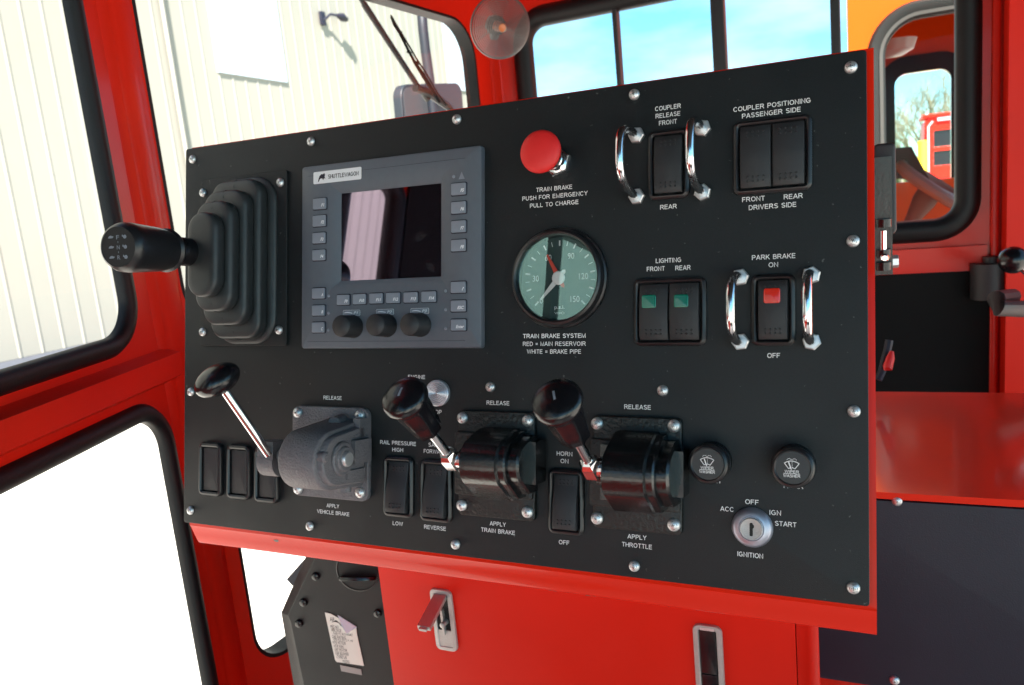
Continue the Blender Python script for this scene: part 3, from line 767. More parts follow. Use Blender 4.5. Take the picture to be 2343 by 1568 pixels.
for i, (kx, ky, kw) in enumerate(((382, 1247, 116), (612, 1241, 120), (852, 1234, 124))):
    x, y, w, h = span(c2, kx - kw / 2, ky - 19, kx + kw / 2, ky + 19, DZ)
    mb = MB(); mb.ring(x, y, w - 0.0004, h - 0.0004, 0.0005, [(0, DZ - 0.0001), (0.0002, DZ + 0.0002), (0.0004, DZ - 0.0001)], n=3, mi=1)
    mb.plate(x, y, w - 0.0006, h - 0.0006, 0.0004, DZ - 0.0001, DZ + 0.0001, n=3)
    mb.text('P%d' % (i + 1), x + w * 0.26, y, w * 0.28, 0.0021, DZ + 0.0002, mi=1, shear=0.3, bold=0.02)
    a0, a1 = x - w * 0.42, x + w * 0.06; N = 8; v1 = []; v2 = []
    for k in range(N + 1):
        f = k / N; xx = a0 + (a1 - a0) * f
        v1.append((xx, y - h * 0.18 + h * 0.36 * math.sin(PI * (0.25 + 0.6 * f)) , DZ + 0.0002)); v2.append((xx, y - h * 0.30 + h * 0.22 * math.sin(PI * (0.25 + 0.6 * f)) + h * 0.10 * (1 - f) , DZ + 0.0002))
    f_ = mb.bm.faces.new([mb.bm.verts.new(p) for p in v1 + v2[::-1]]); f_.material_index = 1
    mb.build('knob_label', [M['key'], M['white']], disp, recalc=False)
for kx, ky in ((304, 1338), (539, 1330), (776, 1326)):
    q = P(c2, kx, ky, DZ + 0.0155); mb = MB(); L = 0.0155; n = 48
    prof = [(1.03, 0), (1.03, 0.0015), (0.97, 0.002), (0.95, L - 0.001), (0.88, L)]
    Ls = []
    for rf, zz in prof:
        Ls.append([(q.x + 0.0078 * rf * (1 + (0.035 if k % 2 and 0.001 < zz < L - 0.0005 else 0)) * math.cos(2 * PI * k / n), q.y + 0.0078 * rf * (1 + (0.035 if k % 2 and 0.001 < zz < L - 0.0005 else 0)) * math.sin(2 * PI * k / n), DZ + zz) for k in range(n)])
    mb.loft(Ls); mb.build('knob', M['blkm'], disp, angle=60)
# maker's sticker
q = [P(c2, *p, DZ) for p in ((120, 276), (450, 243), (447, 327), (123, 360))]
x, y, w, h = (q[0].x + q[1].x) / 2, sum(p.y for p in q) / 4, q[1].x - q[0].x, (q[0].y + q[1].y - q[2].y - q[3].y) / 2
mb = MB(); mb.plate(x, y, w, h, 0.001, DZ, DZ + 0.0002, n=4)
mb.strokes('SHUTTLEWAGON', x + w * 0.13, y, w * 0.63, h * 0.34, DZ + 0.0003, mi=1, t=0.16)
bx_, by_ = x - w * 0.33, y + h * 0.02                    # running bison emblem
outl = [(-1, -1.1), (-0.75, -0.2), (-0.5, 0.35), (0, 0.75), (0.5, 0.7), (0.9, 0.95), (1.15, 0.5), (1.0, 0.0), (1.25, -0.5), (0.8, -0.3), (0.55, -0.8), (0.35, -0.35), (-0.1, -0.3), (-0.5, -0.55), (-0.65, -1.0)]
f_ = mb.bm.faces.new([mb.bm.verts.new((bx_ + a * 0.0030, by_ + b2 * h * 0.33, DZ + 0.0003)) for a, b2 in outl]); f_.material_index = 2
mb.build('maker_sticker', [M['white'], M['ink'], M['slate']], disp, recalc=False)

# --- emergency push button
q = P(c3, 305, 238, 0.033); q0 = P(c3, 425, 285, 0.0)
ux = (q.x * 0.5 + q0.x * 0.5); uy = (q.y + q0.y) / 2
print('button axis drift mm', (q.x - q0.x) * 1000, (q.y - q0.y) * 1000)
mb = MB()
hexr = 0.0098
mb.loft([[(ux + hexr * s2 * math.cos(PI / 3 * k + 0.3), uy + hexr * s2 * math.sin(PI / 3 * k + 0.3), z) for k in range(6)] for s2, z in ((1, 0.0001), (1, 0.005), (0.92, 0.006))])
mb.lathe([(0.0072, 0.005), (0.0072, 0.012), (0.0066, 0.0125)], (ux, uy, 0), n=28)
eb = mb.build('emergency_button', M['chrome'], con, label='red mushroom push button on a chrome hexagon nut')
mb = MB(); mb.lathe([(0.005, 0.012), (0.005, 0.026)], (ux, uy, 0), n=24); mb.build('stem', M['blk'], eb)
mb = MB(); mb.lathe([(0.0055, 0.025), (0.0115, 0.0272), (0.0128, 0.0286), (0.0131, 0.0300), (0.0126, 0.0314), (0.0108, 0.0326), (0.007, 0.0334), (0.003, 0.0338), (0.0002, 0.0339)], (ux, uy, 0), n=48)
mb.build('cap', M['redbtn'], eb, angle=60)

# --- pressure gauge
gc = P(cg, 806, 795, 0.0015)
gx, gy = gc.x, gc.y
mb = MB(); N = 64
def ringlathe(mb, prof, n=N, mi=0):
    mb.loft([[(gx + r * math.cos(2 * PI * k / n), gy + r * math.sin(2 * PI * k / n), z) for k in range(n)] for r, z in prof], wrap=True, mi=mi)
ringlathe(mb, [(0.0318, 0.0001), (0.0322, 0.0025), (0.0318, 0.0040), (0.0308, 0.0050), (0.0306, 0.0070), (0.0296, 0.0092), (0.0282, 0.0098), (0.0272, 0.0090), (0.0266, 0.0062), (0.0262, 0.0010), (0.0262, 0.0001)])
gau = mb.build('pressure_gauge', M['blk'], con, label='round black pressure gauge reading 0 to 150 psi', angle=30)
mb = MB(); mb.lathe([(0.0262, 0.0002), (0.0262, 0.0012)], (gx, gy, 0), n=N); mb.build('dial', M['dial'], gau)
mb = MB(); zt_ = 0.00135
def quad2(mb, cx_, cy_, ang, l, w, z, mi=0):
    c_, s2 = math.cos(ang), math.sin(ang)
    f = mb.bm.faces.new([mb.bm.verts.new((cx_ + c_ * a - s2 * b2, cy_ + s2 * a + c_ * b2, z)) for a, b2 in ((-l / 2, -w / 2), (l / 2, -w / 2), (l / 2, w / 2), (-l / 2, w / 2))]); f.material_index = mi
for k in range(21):
    a = R(225 - 13.5 * k); big = k % 2 == 0
    quad2(mb, gx + 0.0222 * math.cos(a), gy + 0.0222 * math.sin(a), a, 0.0034 if big else 0.0030, 0.0010 if big else 0.0004, zt_)
for s_, gx_, gy_, w in (('0', 546, 1108, 42), ('30', 468, 797, 88), ('60', 645, 503, 92), ('90', 966, 478, 92), ('120', 1143, 763, 130), ('150', 1022, 1085, 128), ('p.s.i.', 803, 1200, 142), ('VDO', 802, 1286, 142)):
    q = P(cg, gx_, gy_, 0.0015); l, r2 = P(cg, gx_ - w / 2, gy_, 0.0015), P(cg, gx_ + w / 2, gy_, 0.0015)
    cap = 0.0040 if s_[0].isdigit() else (0.0024 if s_[0] == 'p' else 0.0014)
    mb.text(s_, q.x, q.y, r2.x - l.x, cap, zt_, bold=0.0 if s_[0].isdigit() else 0.01)
mb.build('dial_marks', M['text'], gau, recalc=False)
def needle(ang, l1, l2, w, z, mt, nm, tail):
    mb = MB(); c_, s2 = math.cos(ang), math.sin(ang)
    out = [(l1, w * 0.15), (0, w * 0.5), (-l2 * 0.4, w * 0.4), (-l2, tail), (-l2 - 0.001, 0), (-l2, -tail), (-l2 * 0.4, -w * 0.4), (0, -w * 0.5), (l1, -w * 0.15)]
    mb.prism([(gx + c_ * a - s2 * b2, gy + s2 * a + c_ * b2, z) for a, b2 in out], (0, 0, 0.0004))
    if nm == 'white_needle': mb.lathe([(0.0042, z - 0.0002), (0.0044, z + 0.0004), (0.0038, z + 0.0010), (0.0003, z + 0.0011)], (gx, gy, 0), n=32)
    return mb.build(nm, M[mt], gau)
needle(R(118), 0.0172, 0.0060, 0.0036, 0.0024, 'needle', 'red_needle', 0.0011)
needle(R(228), 0.0182, 0.0058, 0.0038, 0.0032, 'text', 'white_needle', 0.0012)
mb = MB(); mb.lathe([(0.0266, 0.0061), (0.018, 0.00613), (0.009, 0.00615), (0.0002, 0.00616)], (gx, gy, 0), n=N, cap=(False, False)); mb.build('glass', M['gglass'], gau, recalc=False, angle=60)

# --- rocker switches
def rocker(c, x0, y0, x1, y1, label, n=1, tilt=0.0, lens=None, mir=None):
    x, y, w, h = span(c, x0, y0, x1, y1, 0.0025)
    BZ = 0.0036
    mb = MB(); iw, ih = w - 0.0064, h - 0.0075
    prof = [(0.0032, 0.0001), (0.0032, BZ - 0.0012), (0.0024, BZ - 0.0003), (0.0014, BZ), (0.0006, BZ - 0.0004), (0.0, BZ - 0.0016), (0.0, 0.0001)]
    mb.ring(x, y, iw, ih, 0.0010, prof, n=5)
    mb.plate(x, y, iw + 0.001, ih + 0.001, 0.001, 0.0001, 0.0006, mi=1)
    sw = mb.build('rocker_switch', [M['blk'], M['dark']], con, label=label, angle=40)
    rw = (iw - 0.0006 * (n + 1)) / n
    for i in range(n):
        rx = x - iw / 2 + 0.0006 + rw / 2 + i * (rw + 0.0006)
        tl = tilt[i] if isinstance(tilt, (list, tuple)) else tilt
        H = ih / 2 - 0.0005; K = 14
        mb = MB(); prev = []
        def zf(v):
            zz = 0.0052 - 0.0014 * abs(v / H) ** 1.5 - tl * (v / H)
            return zz if tl == 0 else max(zz, 0.0022)
        e2 = 0.0011
        loops = []
        for k in range(K + 1):
            v = -H + 2 * H * k / K
            zz = zf(v); ed = 0.0008 if k in (0, K) else 0
            loops.append([(rx - rw / 2, y + v, 0.0007), (rx - rw / 2, y + v, zz - e2 - ed), (rx - rw / 2 + e2 * 0.3, y + v, zz - e2 * 0.3 - ed), (rx - rw / 2 + e2, y + v, zz - ed),
                          (rx + rw / 2 - e2, y + v, zz - ed), (rx + rw / 2 - e2 * 0.3, y + v, zz - e2 * 0.3 - ed), (rx + rw / 2, y + v, zz - e2 - ed), (rx + rw / 2, y + v, 0.0007)])
        mb.loft(loops)
        for sgn in (-1, 1):                       # raised grip dots near both ends
            for r_i in (0, 1):
                v = sgn * H * (0.80 - 0.14 * r_i)
                for k in range(4):
                    dxx = rx + (k - 1.5) * rw * 0.17
                    zz = zf(v)
                    mb.lathe([(0.0007, zz - 0.0004), (0.0007, zz + 0.0003), (0.0004, zz + 0.0006)], (dxx, y + v, 0), n=6)
        rk = mb.build('rocker', M['blkm'], sw, angle=40)
        if lens:
            lx, ly, lw, lh = span(c, *lens[i], 0.006)
            zz = zf(ly - y)
            mb = MB(); mb.plate(lx, ly, lw, lh, 0.0012, zz - 0.001, zz + 0.0007, 0.0004, n=4)
            if lens[0][-1] is not None:
                for k in range(6): mb.box((lx - lw * 0.40, ly - lh * 0.38 + k * lh * 0.14, zz + 0.0006), (lx + lw * 0.40, ly - lh * 0.34 + k * lh * 0.14, zz + 0.0009))
            mb.build('lens', M['greenlens'] if n == 2 else M['redlens'], sw)
    return sw
rocker(c4, 236, 200, 478, 622, 'single rocker switch between two chrome guards under COUPLER RELEASE')
rocker(c4, 742, 128, 1208, 585, 'double rocker switch under COUPLER POSITIONING', 2)
rocker(c4, 150, 1078, 580, 1494, 'double rocker switch with two green lenses under LIGHTING', 2, [0.0006, 0.0], lens=((195, 1185, 280, 1264), (386, 1182, 473, 1260)))
rocker(c4, 848, 1056, 1108, 1494, 'rocker switch with square red lens under PARK BRAKE', 1, lens=((920, 1145, 1018, 1234),))
rocker(c6, 112, 795, 372, 1335, 'rocker switch tilted out at its foot under RAIL PRESSURE', 1, 0.0034)
rocker(c6, 432, 825, 708, 1378, 'rocker switch behind the train brake lever under SAND', 1, 0.0034)
rocker(c7, 186, 788, 456, 1298, 'rocker switch under HORN ON', 1, 0.0030)

# --- blanking plates, far left
for i, (a, b_, c_, d_) in enumerate(((155, 727, 342, 1172), (385, 745, 577, 1200), (612, 762, 806, 1230))):
    x, y, w, h = span(c5, a, b_, c_, d_, 0.003)
    mb = MB(); mb.ring(x, y, w - 0.0075, h - 0.008, 0.001, [(0.0038, 0.0001), (0.0038, 0.0026), (0.0030, 0.0038), (0.0016, 0.0042), (0.0004, 0.0034), (0, 0.0001)], n=5)
    pl = mb.build('blanking_plate', M['blk'], con, label=('blank rocker frame nearest the left edge', 'blank rocker frame in the middle of three', 'blank rocker frame behind the vehicle brake lever')[i])
    mb = MB(); mb.plate(x, y, w - 0.0083, h - 0.0088, 0.001, 0.0001, 0.0022, 0.0004); mb.build('blank_insert', M['blkm'], pl)

# --- chrome guard handles
for i, (nt_, nb_) in enumerate((((163, 238), (168, 600)), ((556, 195), (557, 576)), ((782, 1080), (782, 1464)), ((1204, 1068), (1206, 1462)))):
    a, b_ = P(c4, *nt_, 0.003), P(c4, *nb_, 0.003)
    hx = (a.x + b_.x) / 2; cy_ = (a.y + b_.y) / 2; hl = (a.y - b_.y) / 2
    mb = MB(); pts = []
    for k in range(25):
        t_ = PI * k / 24
        cc, ss = math.cos(t_), math.sin(t_)
        pts.append((hx, cy_ + hl * math.copysign(abs(cc) ** 0.62, cc), 0.003 + 0.035 * ss ** 0.80))
    mb.tube(pts, 0.0025, 14)
    hd = mb.build('guard_handle', M['chrome'], con, label=('left chrome guard of COUPLER RELEASE', 'right chrome guard of COUPLER RELEASE', 'left chrome guard of PARK BRAKE', 'right chrome guard of PARK BRAKE')[i], angle=60)
    for p in (a, b_):
        mb = MB(); rn = 0.0050; ph = random.uniform(0, 1)
        mb.loft([[(rn * f * math.cos(PI / 3 * k + ph), rn * f * math.sin(PI / 3 * k + ph), z) for k in range(6)] for f, z in ((0.95, 0.0001), (1, 0.0006), (1, 0.0036), (0.86, 0.0043))])
        mb.build('nut', M['steel'], hd).location = (hx, p.y, 0)

# --- vehicle brake valve (grey casting)
x, y, w, h = span(c5, 932, 434, 1556, 1188, 0.003)
mb = MB(); mb.plate(x, y, w, h, 0.006, 0.0001, 0.0040, 0.0008)
veh = mb.build('vehicle_brake_valve', M['cast'], con, label='grey cast vehicle brake valve with a chrome lever and oval black knob')
for (a, b_) in ((966, 482), (1478, 505), (968, 1112), (1480, 1142)):
    q = P(c5, a, b_, 0.005); screw(veh, q.x, q.y, 0.004, 1.15)
nh = 0.058
uR = P(c5, 1100, 900, nh).x; uL = P(c5, 797, 890, nh).x; vc = P(c5, 797, 885, nh).y
vb = P(c5, 1000, 1108, 0.035).y; rad = vc - vb
vtop = P(c5, 1380, 530, 0.006).y
print('vehicle valve mm', (uR - uL) * 1000, rad * 1000, (vtop - vc) * 1000)
rad = min(rad, 0.020)
def valve_profile(nose, rad, top, bot, hb, vcen):
    pts = [(hb, top)]
    cx_ = nose - rad
    dx_, dy_ = cx_ - hb - 0.004, vcen - top
    a1 = math.atan2(-dy_, -dx_) if False else math.atan2(top - vcen, hb - cx_)
    dist = math.hypot(top - vcen, cx_ - hb); off = math.acos(min(1, rad / dist))
    a_s = a1 - off
    dist2 = math.hypot(vcen - bot, cx_ - hb); a2_ = math.atan2(bot - vcen, hb - cx_); off2 = math.acos(min(1, rad / dist2))
    a_e = a2_ + off2
    if a_e > a_s: a_e -= 2 * PI
    for k in range(15):
        a = a_s + (a_e - a_s) * k / 14
        pts.append((cx_ + rad * math.cos(a), vcen + rad * math.sin(a)))
    pts.append((hb, bot)); return pts
pf = valve_profile(nh, rad, vtop, vb - 0.001, 0.003, vc)
mb = MB(); cen_h = 0.035
def insetp(pf, k): return [(cen_h + (a - cen_h) * k, vc + (b2 - vc) * k) for a, b2 in pf]
mb.loft([[(u_, b2, a) for a, b2 in insetp(pf, kk)] for u_, kk in ((uL, 0.93), (uL + 0.0008, 0.98), (uL + 0.002, 1.0), (uR - 0.0015, 1.0), (uR - 0.0004, 0.97), (uR, 0.93))])
# side cover details
mb.loft([[(u_, vc + (b2 - vc) * kk, 0.033 + (a - 0.033) * kk) for a, b2 in pf] for u_, kk in ((uR - 0.001, 0.86), (uR + 0.0035, 0.84), (uR + 0.0045, 0.80))])
for (hh, vv, rr2, ln) in ((0.0345, vc + 0.001, 0.0115, 0.007), (0.0345, vc + 0.001, 0.0085, 0.0085), (0.052, vc + 0.004, 0.0035, 0.006)):
    mb.lathe([(rr2, 0), (rr2, ln - 0.001), (rr2 - 0.001, ln)], (uR, vv, hh), (1, 0, 0), 28)
mb.box((uR, vc - 0.004, 0.005), (uR + 0.008, vc + 0.012, 0.024)); mb.box((uR, vc - 0.014, 0.010), (uR + 0.006, vc - 0.008, 0.030))
mb.box((uR - 0.001, vc + 0.010, 0.004), (uR + 0.0045, vtop + 0.001, 0.014))
mb.tube([((uL + uR) / 2, vtop - 0.002, 0.008), ((uL + uR) / 2 + 0.001, vtop - 0.003, 0.018)], [0.0055, 0.0050], 14)
mb.tube([((uL + uR) / 2 + 0.010, vb + 0.003, 0.018), ((uL + uR) / 2 + 0.010, vb - 0.003, 0.018)], [0.0048, 0.0045], 14)
mb.build('casting', M['cast'], veh, angle=38)
mb = MB(); mb.lathe([(0.0052, 0.0075), (0.0052, 0.0098), (0.0046, 0.0108), (0.001, 0.0110)], (uR, vc + 0.001, 0.0345), (1, 0, 0), 18); mb.build('pivot_bolt', M['steel'], veh)
# lever
hA = P(c5, 728, 860, 0.043)
mb = MB()
xl, xr = P(c5, 640, 900, 0.043).x, P(c5, 770, 900, 0.043).x
hub_prof = []
hv, hh_ = hA.y - 0.003, 0.034
for k in range(20):
    a = 2 * PI * k / 20
    hub_prof.append((hh_ + 0.0105 * math.cos(a), hv + 0.0105 * math.sin(a)))
mb.loft([[(u_, b2, a) for a, b2 in hub_prof] for u_ in (xl, xr)])
mb.box((xl, hv + 0.002, hh_ - 0.009), (xr, hv + 0.0145, hh_ + 0.0095))
mb.lathe([(0.006, 0), (0.006, uL - xr + 0.004)], (xr - 0.001, vc, hh_), (1, 0, 0), 20)
mb.build('hub', M['cast'], veh, angle=30)
ra = P(c5, 708, 790, 0.046); kc = P(c5, 310, 212, 0.076); rb = kc
ax = (rb - ra).normalized()
mb = MB(); mb.tube([ra - ax * 0.004, kc], 0.0030, 16); mb.build('lever', M['chrome'], veh)
mb = MB(); K = 14
print('veh lever', ra, rb, kc, ax)
mb.lathe([(0.0003, -0.0096)] + [(0.0156 * math.sin(PI * k / K), -0.0096 * math.cos(PI * k / K) + (0 if k < K / 2 else 0)) for k in range(1, K)] + [(0.0003, 0.0096)], kc, ax, 36)
mb.build('knob', M['knob'], veh, angle=80)

# --- two glossy black valves with levers
def black_valve(c, plate, screws, noseL, noseR, noseY, top, bot, knobc, hubc, tag_, label):
    x, y, w, h = span(c, *plate, 0.003)
    print('valve plate mm', w * 1000, h * 1000)
    mb = MB(); mb.plate(x, y, w, h, 0.003, 0.0001, 0.0045, 0.0008)
    mb.plate(x - 0.001, y, w + 0.001, h * 0.60, 0.002, 0.0001, 0.0075, 0.001)
    v = mb.build(tag_, M['wrinkle'], con, label=label)
    for (a, b_) in screws:
        q = P(c, a, b_, 0.005); screw(v, q.x, q.y, 0.0045, 1.15)
    nh = 0.043
    uL = P(c, noseL, noseY, nh).x; uR = P(c, noseR, noseY, nh).x; vc = P(c, noseL, noseY, nh).y
    vt = P(c, *top, 0.016).y; vbo = P(c, *bot, 0.016).y
    print('  body mm', (uR - uL) * 1000, (vt - vc) * 1000, (vc - vbo) * 1000)
    def prf(nose, k=1.0):
        pts = [(0.006, (vt - vc) * k), (0.016, (vt - vc) * k * 0.98)]
        r3 = 0.015 * k
        for i in range(9):
            a = R(62 - 124 * i / 8); pts.append((nose - r3 + r3 * math.cos(a), r3 * math.sin(a)))
        pts += [(0.018, (vbo - vc) * k * 0.98), (0.006, (vbo - vc) * k)]
        return [(a, vc + b2) for a, b2 in pts]
    mb = MB()
    A_, B_, C_ = prf(nh), prf(nh - 0.0025, 0.95), prf(nh - 0.006, 0.80)
    mb.loft([[(u_, b2, a) for a, b2 in p_] for u_, p_ in ((uL, B_), (uL + 0.0012, A_), (uR - 0.0010, A_), (uR, B_), (uR + 0.0035, B_), (uR + 0.0045, prf(nh - 0.0035, 0.93)), (uR + 0.0046, C_), (uR + 0.0105, C_), (uR + 0.0120, prf(nh - 0.0075, 0.76)))])
    mb.box((uR + 0.011, vc - 0.013, 0.004), (uR + 0.0165, vc + 0.013, 0.020))
    # end bosses beside the body and the lever slot
    mb.box((uL - 0.009, vc + 0.006, 0.004), (uL + 0.001, vc + 0.014, 0.013)); mb.box((uL - 0.009, vc - 0.019, 0.004), (uL + 0.001, vc - 0.012, 0.013))
    mb.lathe([(0.0085, 0), (0.0085, 0.006), (0.007, 0.007)], (uL + 0.001, vc, 0.026), (-1, 0, 0), 24)
    mb.build('valve_body', M['gloss'], v, angle=28)
    hb = P(c, *hubc, 0.036); kc = P(c, *knobc, 0.090)
    ax = (kc - hb).normalized(); print('  lever len', (kc - hb).length, ax)
    mb = MB(); mb.lathe([(0.0062, -0.006), (0.0064, -0.003), (0.0064, 0.0035), (0.0048, 0.0065), (0.0032, 0.0075)], hb, ax, 6)
    mb.lathe([(0.0045, 0), (0.0045, 0.009)], hb + ax * (-0.002), (1, 0, 0), 14)
    mb.build('hub', M['chrome'], v, angle=20)
    L = (kc - hb).length
    mb = MB(); mb.tube([hb, hb + ax * (L - 0.02)], 0.0031, 16); mb.build('lever', M['chrome'], v)
    mb = MB(); n = 40; Ls = []
    for rk, zk, rib in ((0.0075, L - 0.037, 0), (0.0092, L - 0.0355, 0.05), (0.0104, L - 0.024, 0.06), (0.0118, L - 0.012, 0.04), (0.0130, L - 0.009, 0), (0.0146, L - 0.0065, 0), (0.0149, L - 0.0045, 0), (0.0144, L - 0.0022, 0), (0.0128, L - 0.0006, 0), (0.0085, L + 0.0010, 0), (0.004, L + 0.0016, 0), (0.0002, L + 0.0017, 0)):
        q_ = ax.to_track_quat('Z', 'Y')
        rk = rk * 0.93
        Ls.append([hb + q_ @ Vector((rk * (1 + rib * math.cos(8 * 2 * PI * k / n)) * math.cos(2 * PI * k / n), rk * (1 + rib * math.cos(8 * 2 * PI * k / n)) * math.sin(2 * PI * k / n), zk)) for k in range(n)])
    mb.loft(Ls); mb.build('knob', M['knob'], v, angle=50)
    # pale line mark on the cap
    q_ = ax.to_track_quat('Z', 'Y'); upv = Vector((0, 1, 0)); up2 = (upv - ax * upv.dot(ax)).normalized(); sd = ax.cross(up2)
    if knobc[0] < 260: up2 = (up2 * 0.93 + sd * 0.37).normalized(); sd = ax.cross(up2)
    mb = MB()
    o_ = hb + ax * (L + 0.0016)
    for i in range(4):
        a, b_ = -0.0045 + i * 0.00225, -0.0045 + (i + 1) * 0.00225
        dz = lambda t_: -ax * (0.000075 * (abs(t_) / 0.0045) ** 2 * 8)
        mb.prism([o_ + up2 * a - sd * 0.0006 + dz(a), o_ + up2 * a + sd * 0.0006 + dz(a), o_ + up2 * b_ + sd * 0.0006 + dz(b_), o_ + up2 * b_ - sd * 0.0006 + dz(b_)], ax * 0.0003)
    mb.build('knob_mark', M['key'], v)
    return v
black_valve(c6, (778, 408, 1440, 1335), ((803, 465), (1372, 490), (797, 1225), (1370, 1285)), 757, 1090, 870, (1100, 560), (1060, 1175), (272, 250), (700, 815), 'train_brake_valve', 'glossy black train brake valve with lever and ribbed black knob')
black_valve(c7, (532, 398, 1206, 1265), ((558, 448), (1142, 467), (557, 1168), (1142, 1218)), 572, 915, 845, (880, 515), (850, 1125), (238, 245), (512, 775), 'throttle_valve', 'glossy black throttle valve with lever and black knob marked by a slanted line')

# --- engine stop button: clear ringed lens
q = P(c6, 578, 248, 0.003)
mb = MB(); mb.lathe([(0.0090, 0.0001), (0.0090, 0.0028), (0.0082, 0.0034), (0.0078, 0.0030)] + [(0.0078 - 0.00065 * k, 0.0030 + (0.0006 if k % 2 else 0.0)) for k in range(1, 11)] + [(0.0006, 0.0034)], (q.x, q.y, 0), n=40)
mb.build('engine_stop_button', mat('ringed_lens', (0.55, 0.56, 0.62), 0.3, 0.5), con, label='round silver button with concentric rings, half behind the train brake knob', angle=20)

# --- wiper knobs
def wiper(cx_, cy_, label):
    q = P(c8, cx_, cy_, 0.017)
    mb = MB(); mb.lathe([(0.0106, 0.0001), (0.0112, 0.002), (0.0108, 0.004)], (q.x, q.y, 0), n=40)
    mb.lathe([(0.0098, 0.003), (0.0108, 0.008), (0.0114, 0.0135), (0.0113, 0.0155), (0.0102, 0.0168), (0.0094, 0.0170), (0.0088, 0.0164), (0.0003, 0.0164)], (q.x, q.y, 0), n=48)
    kn = mb.build('wiper_knob', M['blk'], con, label=label, angle=40)
    z = 0.01655; mb = MB(); s_ = 0.00112
    cx_, cy_ = q.x - 0.0004, q.y + 0.0010
    def arcstrip(r0, r1, a0, a1, oy, n=10):
        v1 = [(cx_ + r0 * math.cos(R(a0 + (a1 - a0) * k / n)), cy_ + oy + r0 * math.sin(R(a0 + (a1 - a0) * k / n)), z) for k in range(n + 1)]
        v2 = [(cx_ + r1 * math.cos(R(a0 + (a1 - a0) * k / n)), cy_ + oy + r1 * math.sin(R(a0 + (a1 - a0) * k / n)), z) for k in range(n + 1)]
        mb.bm.faces.new([mb.bm.verts.new(p) for p in v1 + v2[::-1]])
    arcstrip(0.0060, 0.0064, 52, 128, -0.0036); arcstrip(0.0024, 0.0028, 52, 90, -0.0036); arcstrip(0.0024, 0.0028, 100, 128, -0.0036)
    def seg(xa, ya_, xb, yb_, w=0.00038):
        quad2(mb, cx_ + (xa + xb) / 2, cy_ + (ya_ + yb_) / 2, math.atan2(yb_ - ya_, xb - xa), math.hypot(xb - xa, yb_ - ya_), w, z + 0.00002)
    for s2 in (-1, 1): seg(s2 * 0.0016, -0.0016, s2 * 0.0037, 0.0013)
    seg(-0.0002, -0.0020, -0.0016, 0.0020, 0.0006)
    for k in range(4): seg(0.0002, -0.0008 + k * 0.0008, 0.0002, -0.0004 + k * 0.0008, 0.0003)
    for s2 in (-1, 1):
        for a in (20, 60, 100, 140): seg(s2 * 0.0013 + 0.0012 * math.cos(R(a)), 0.0028 + 0.0011 * math.sin(R(a)), s2 * 0.0013 + 0.0012 * math.cos(R(a + 24)), 0.0028 + 0.0011 * math.sin(R(a + 24)), 0.0003)
    mb.strokes('WIPER', cx_, cy_ - 0.0031, 0.0072, 0.0015, z, t=0.17)
    quad2(mb, cx_, cy_ - 0.0042, 0, 0.0084, 0.00028, z)
    mb.strokes('WASHER', cx_, cy_ - 0.0054, 0.0086, 0.0015, z, t=0.17)
    mb.build('knob_marking', M['text'], kn, recalc=False)
wiper(275, 372, 'left of the two WIPER WASHER knobs'); wiper(1037, 405, 'right of the two WIPER WASHER knobs')

# --- ignition lock
q = P(c8, 672, 945, 0.003)
mb = MB(); mb.lathe([(0.0112, 0.0001), (0.0114, 0.0012), (0.0107, 0.0030), (0.0095, 0.0042), (0.0078, 0.0048), (0.0070, 0.0050), (0.0066, 0.0046), (0.0002, 0.0046)], (q.x, q.y, 0), n=48)
ig = mb.build('ignition_lock', mat('satin_zinc', (0.40, 0.42, 0.50), 0.42, 0.85, var=0.08, vscale=200), con, label='round silver key lock, no key in it', angle=30)
mb = MB(); mb.lathe([(0.0062, 0.004), (0.0062, 0.0056), (0.0058, 0.0060), (0.0030, 0.0056), (0.0001, 0.0056)], (q.x, q.y, 0), n=36); mb.build('lock_cylinder', M['brushed'], ig, angle=30)
mb = MB(); mb.plate(q.x, q.y - 0.0004, 0.0018, 0.0078, 0.0008, 0.005, 0.00575); mb.plate(q.x + 0.0004, q.y + 0.0014, 0.0022, 0.0022, 0.0008, 0.005, 0.0058); mb.build('key_slot', M['dark'], ig)

# --- red pedestal with two flush latches
pw = W(1400, 1400, 0.575)
PE = Plane(Vector((pw.x, pw.y, 0)), Uh, Z1)
pe0, pe1 = PE.at(884, 1440).x, PE.at(1820, 1500).x
ztop = (PP.m @ Vector((0, -CH / 2 - 0.01, -0.05))).z + 0.02
se = 1 if PE.w.dot(CAM - PE.o) > 0 else -1
mb = MB(); mb.box((pe0, FLOOR, -0.30), (pe1, ztop, 0)); mb.xf(PE.m)
ped = mb.build('pedestal', M['red'], con, world=True)
zz0 = PE.at(1840, 1500).x
mb = MB(); mb.prism([(pe1 + 0.0005, FLOOR, -0.012), (pe1 + 0.014, FLOOR, -0.012), (pe1 + 0.014, FLOOR, 0.0), (pe1 + 0.008, FLOOR, -0.004), (pe1 + 0.0005, FLOOR, -0.004)], (0, ztop - FLOOR, 0)); mb.xf(PE.m)
mb.build('edge_flange', M['red'], ped, world=True)
def PEb(c, x, y, h=0.0):
    q = PE.at(*c(x, y), h); return Vector((q.x, q.y, h))
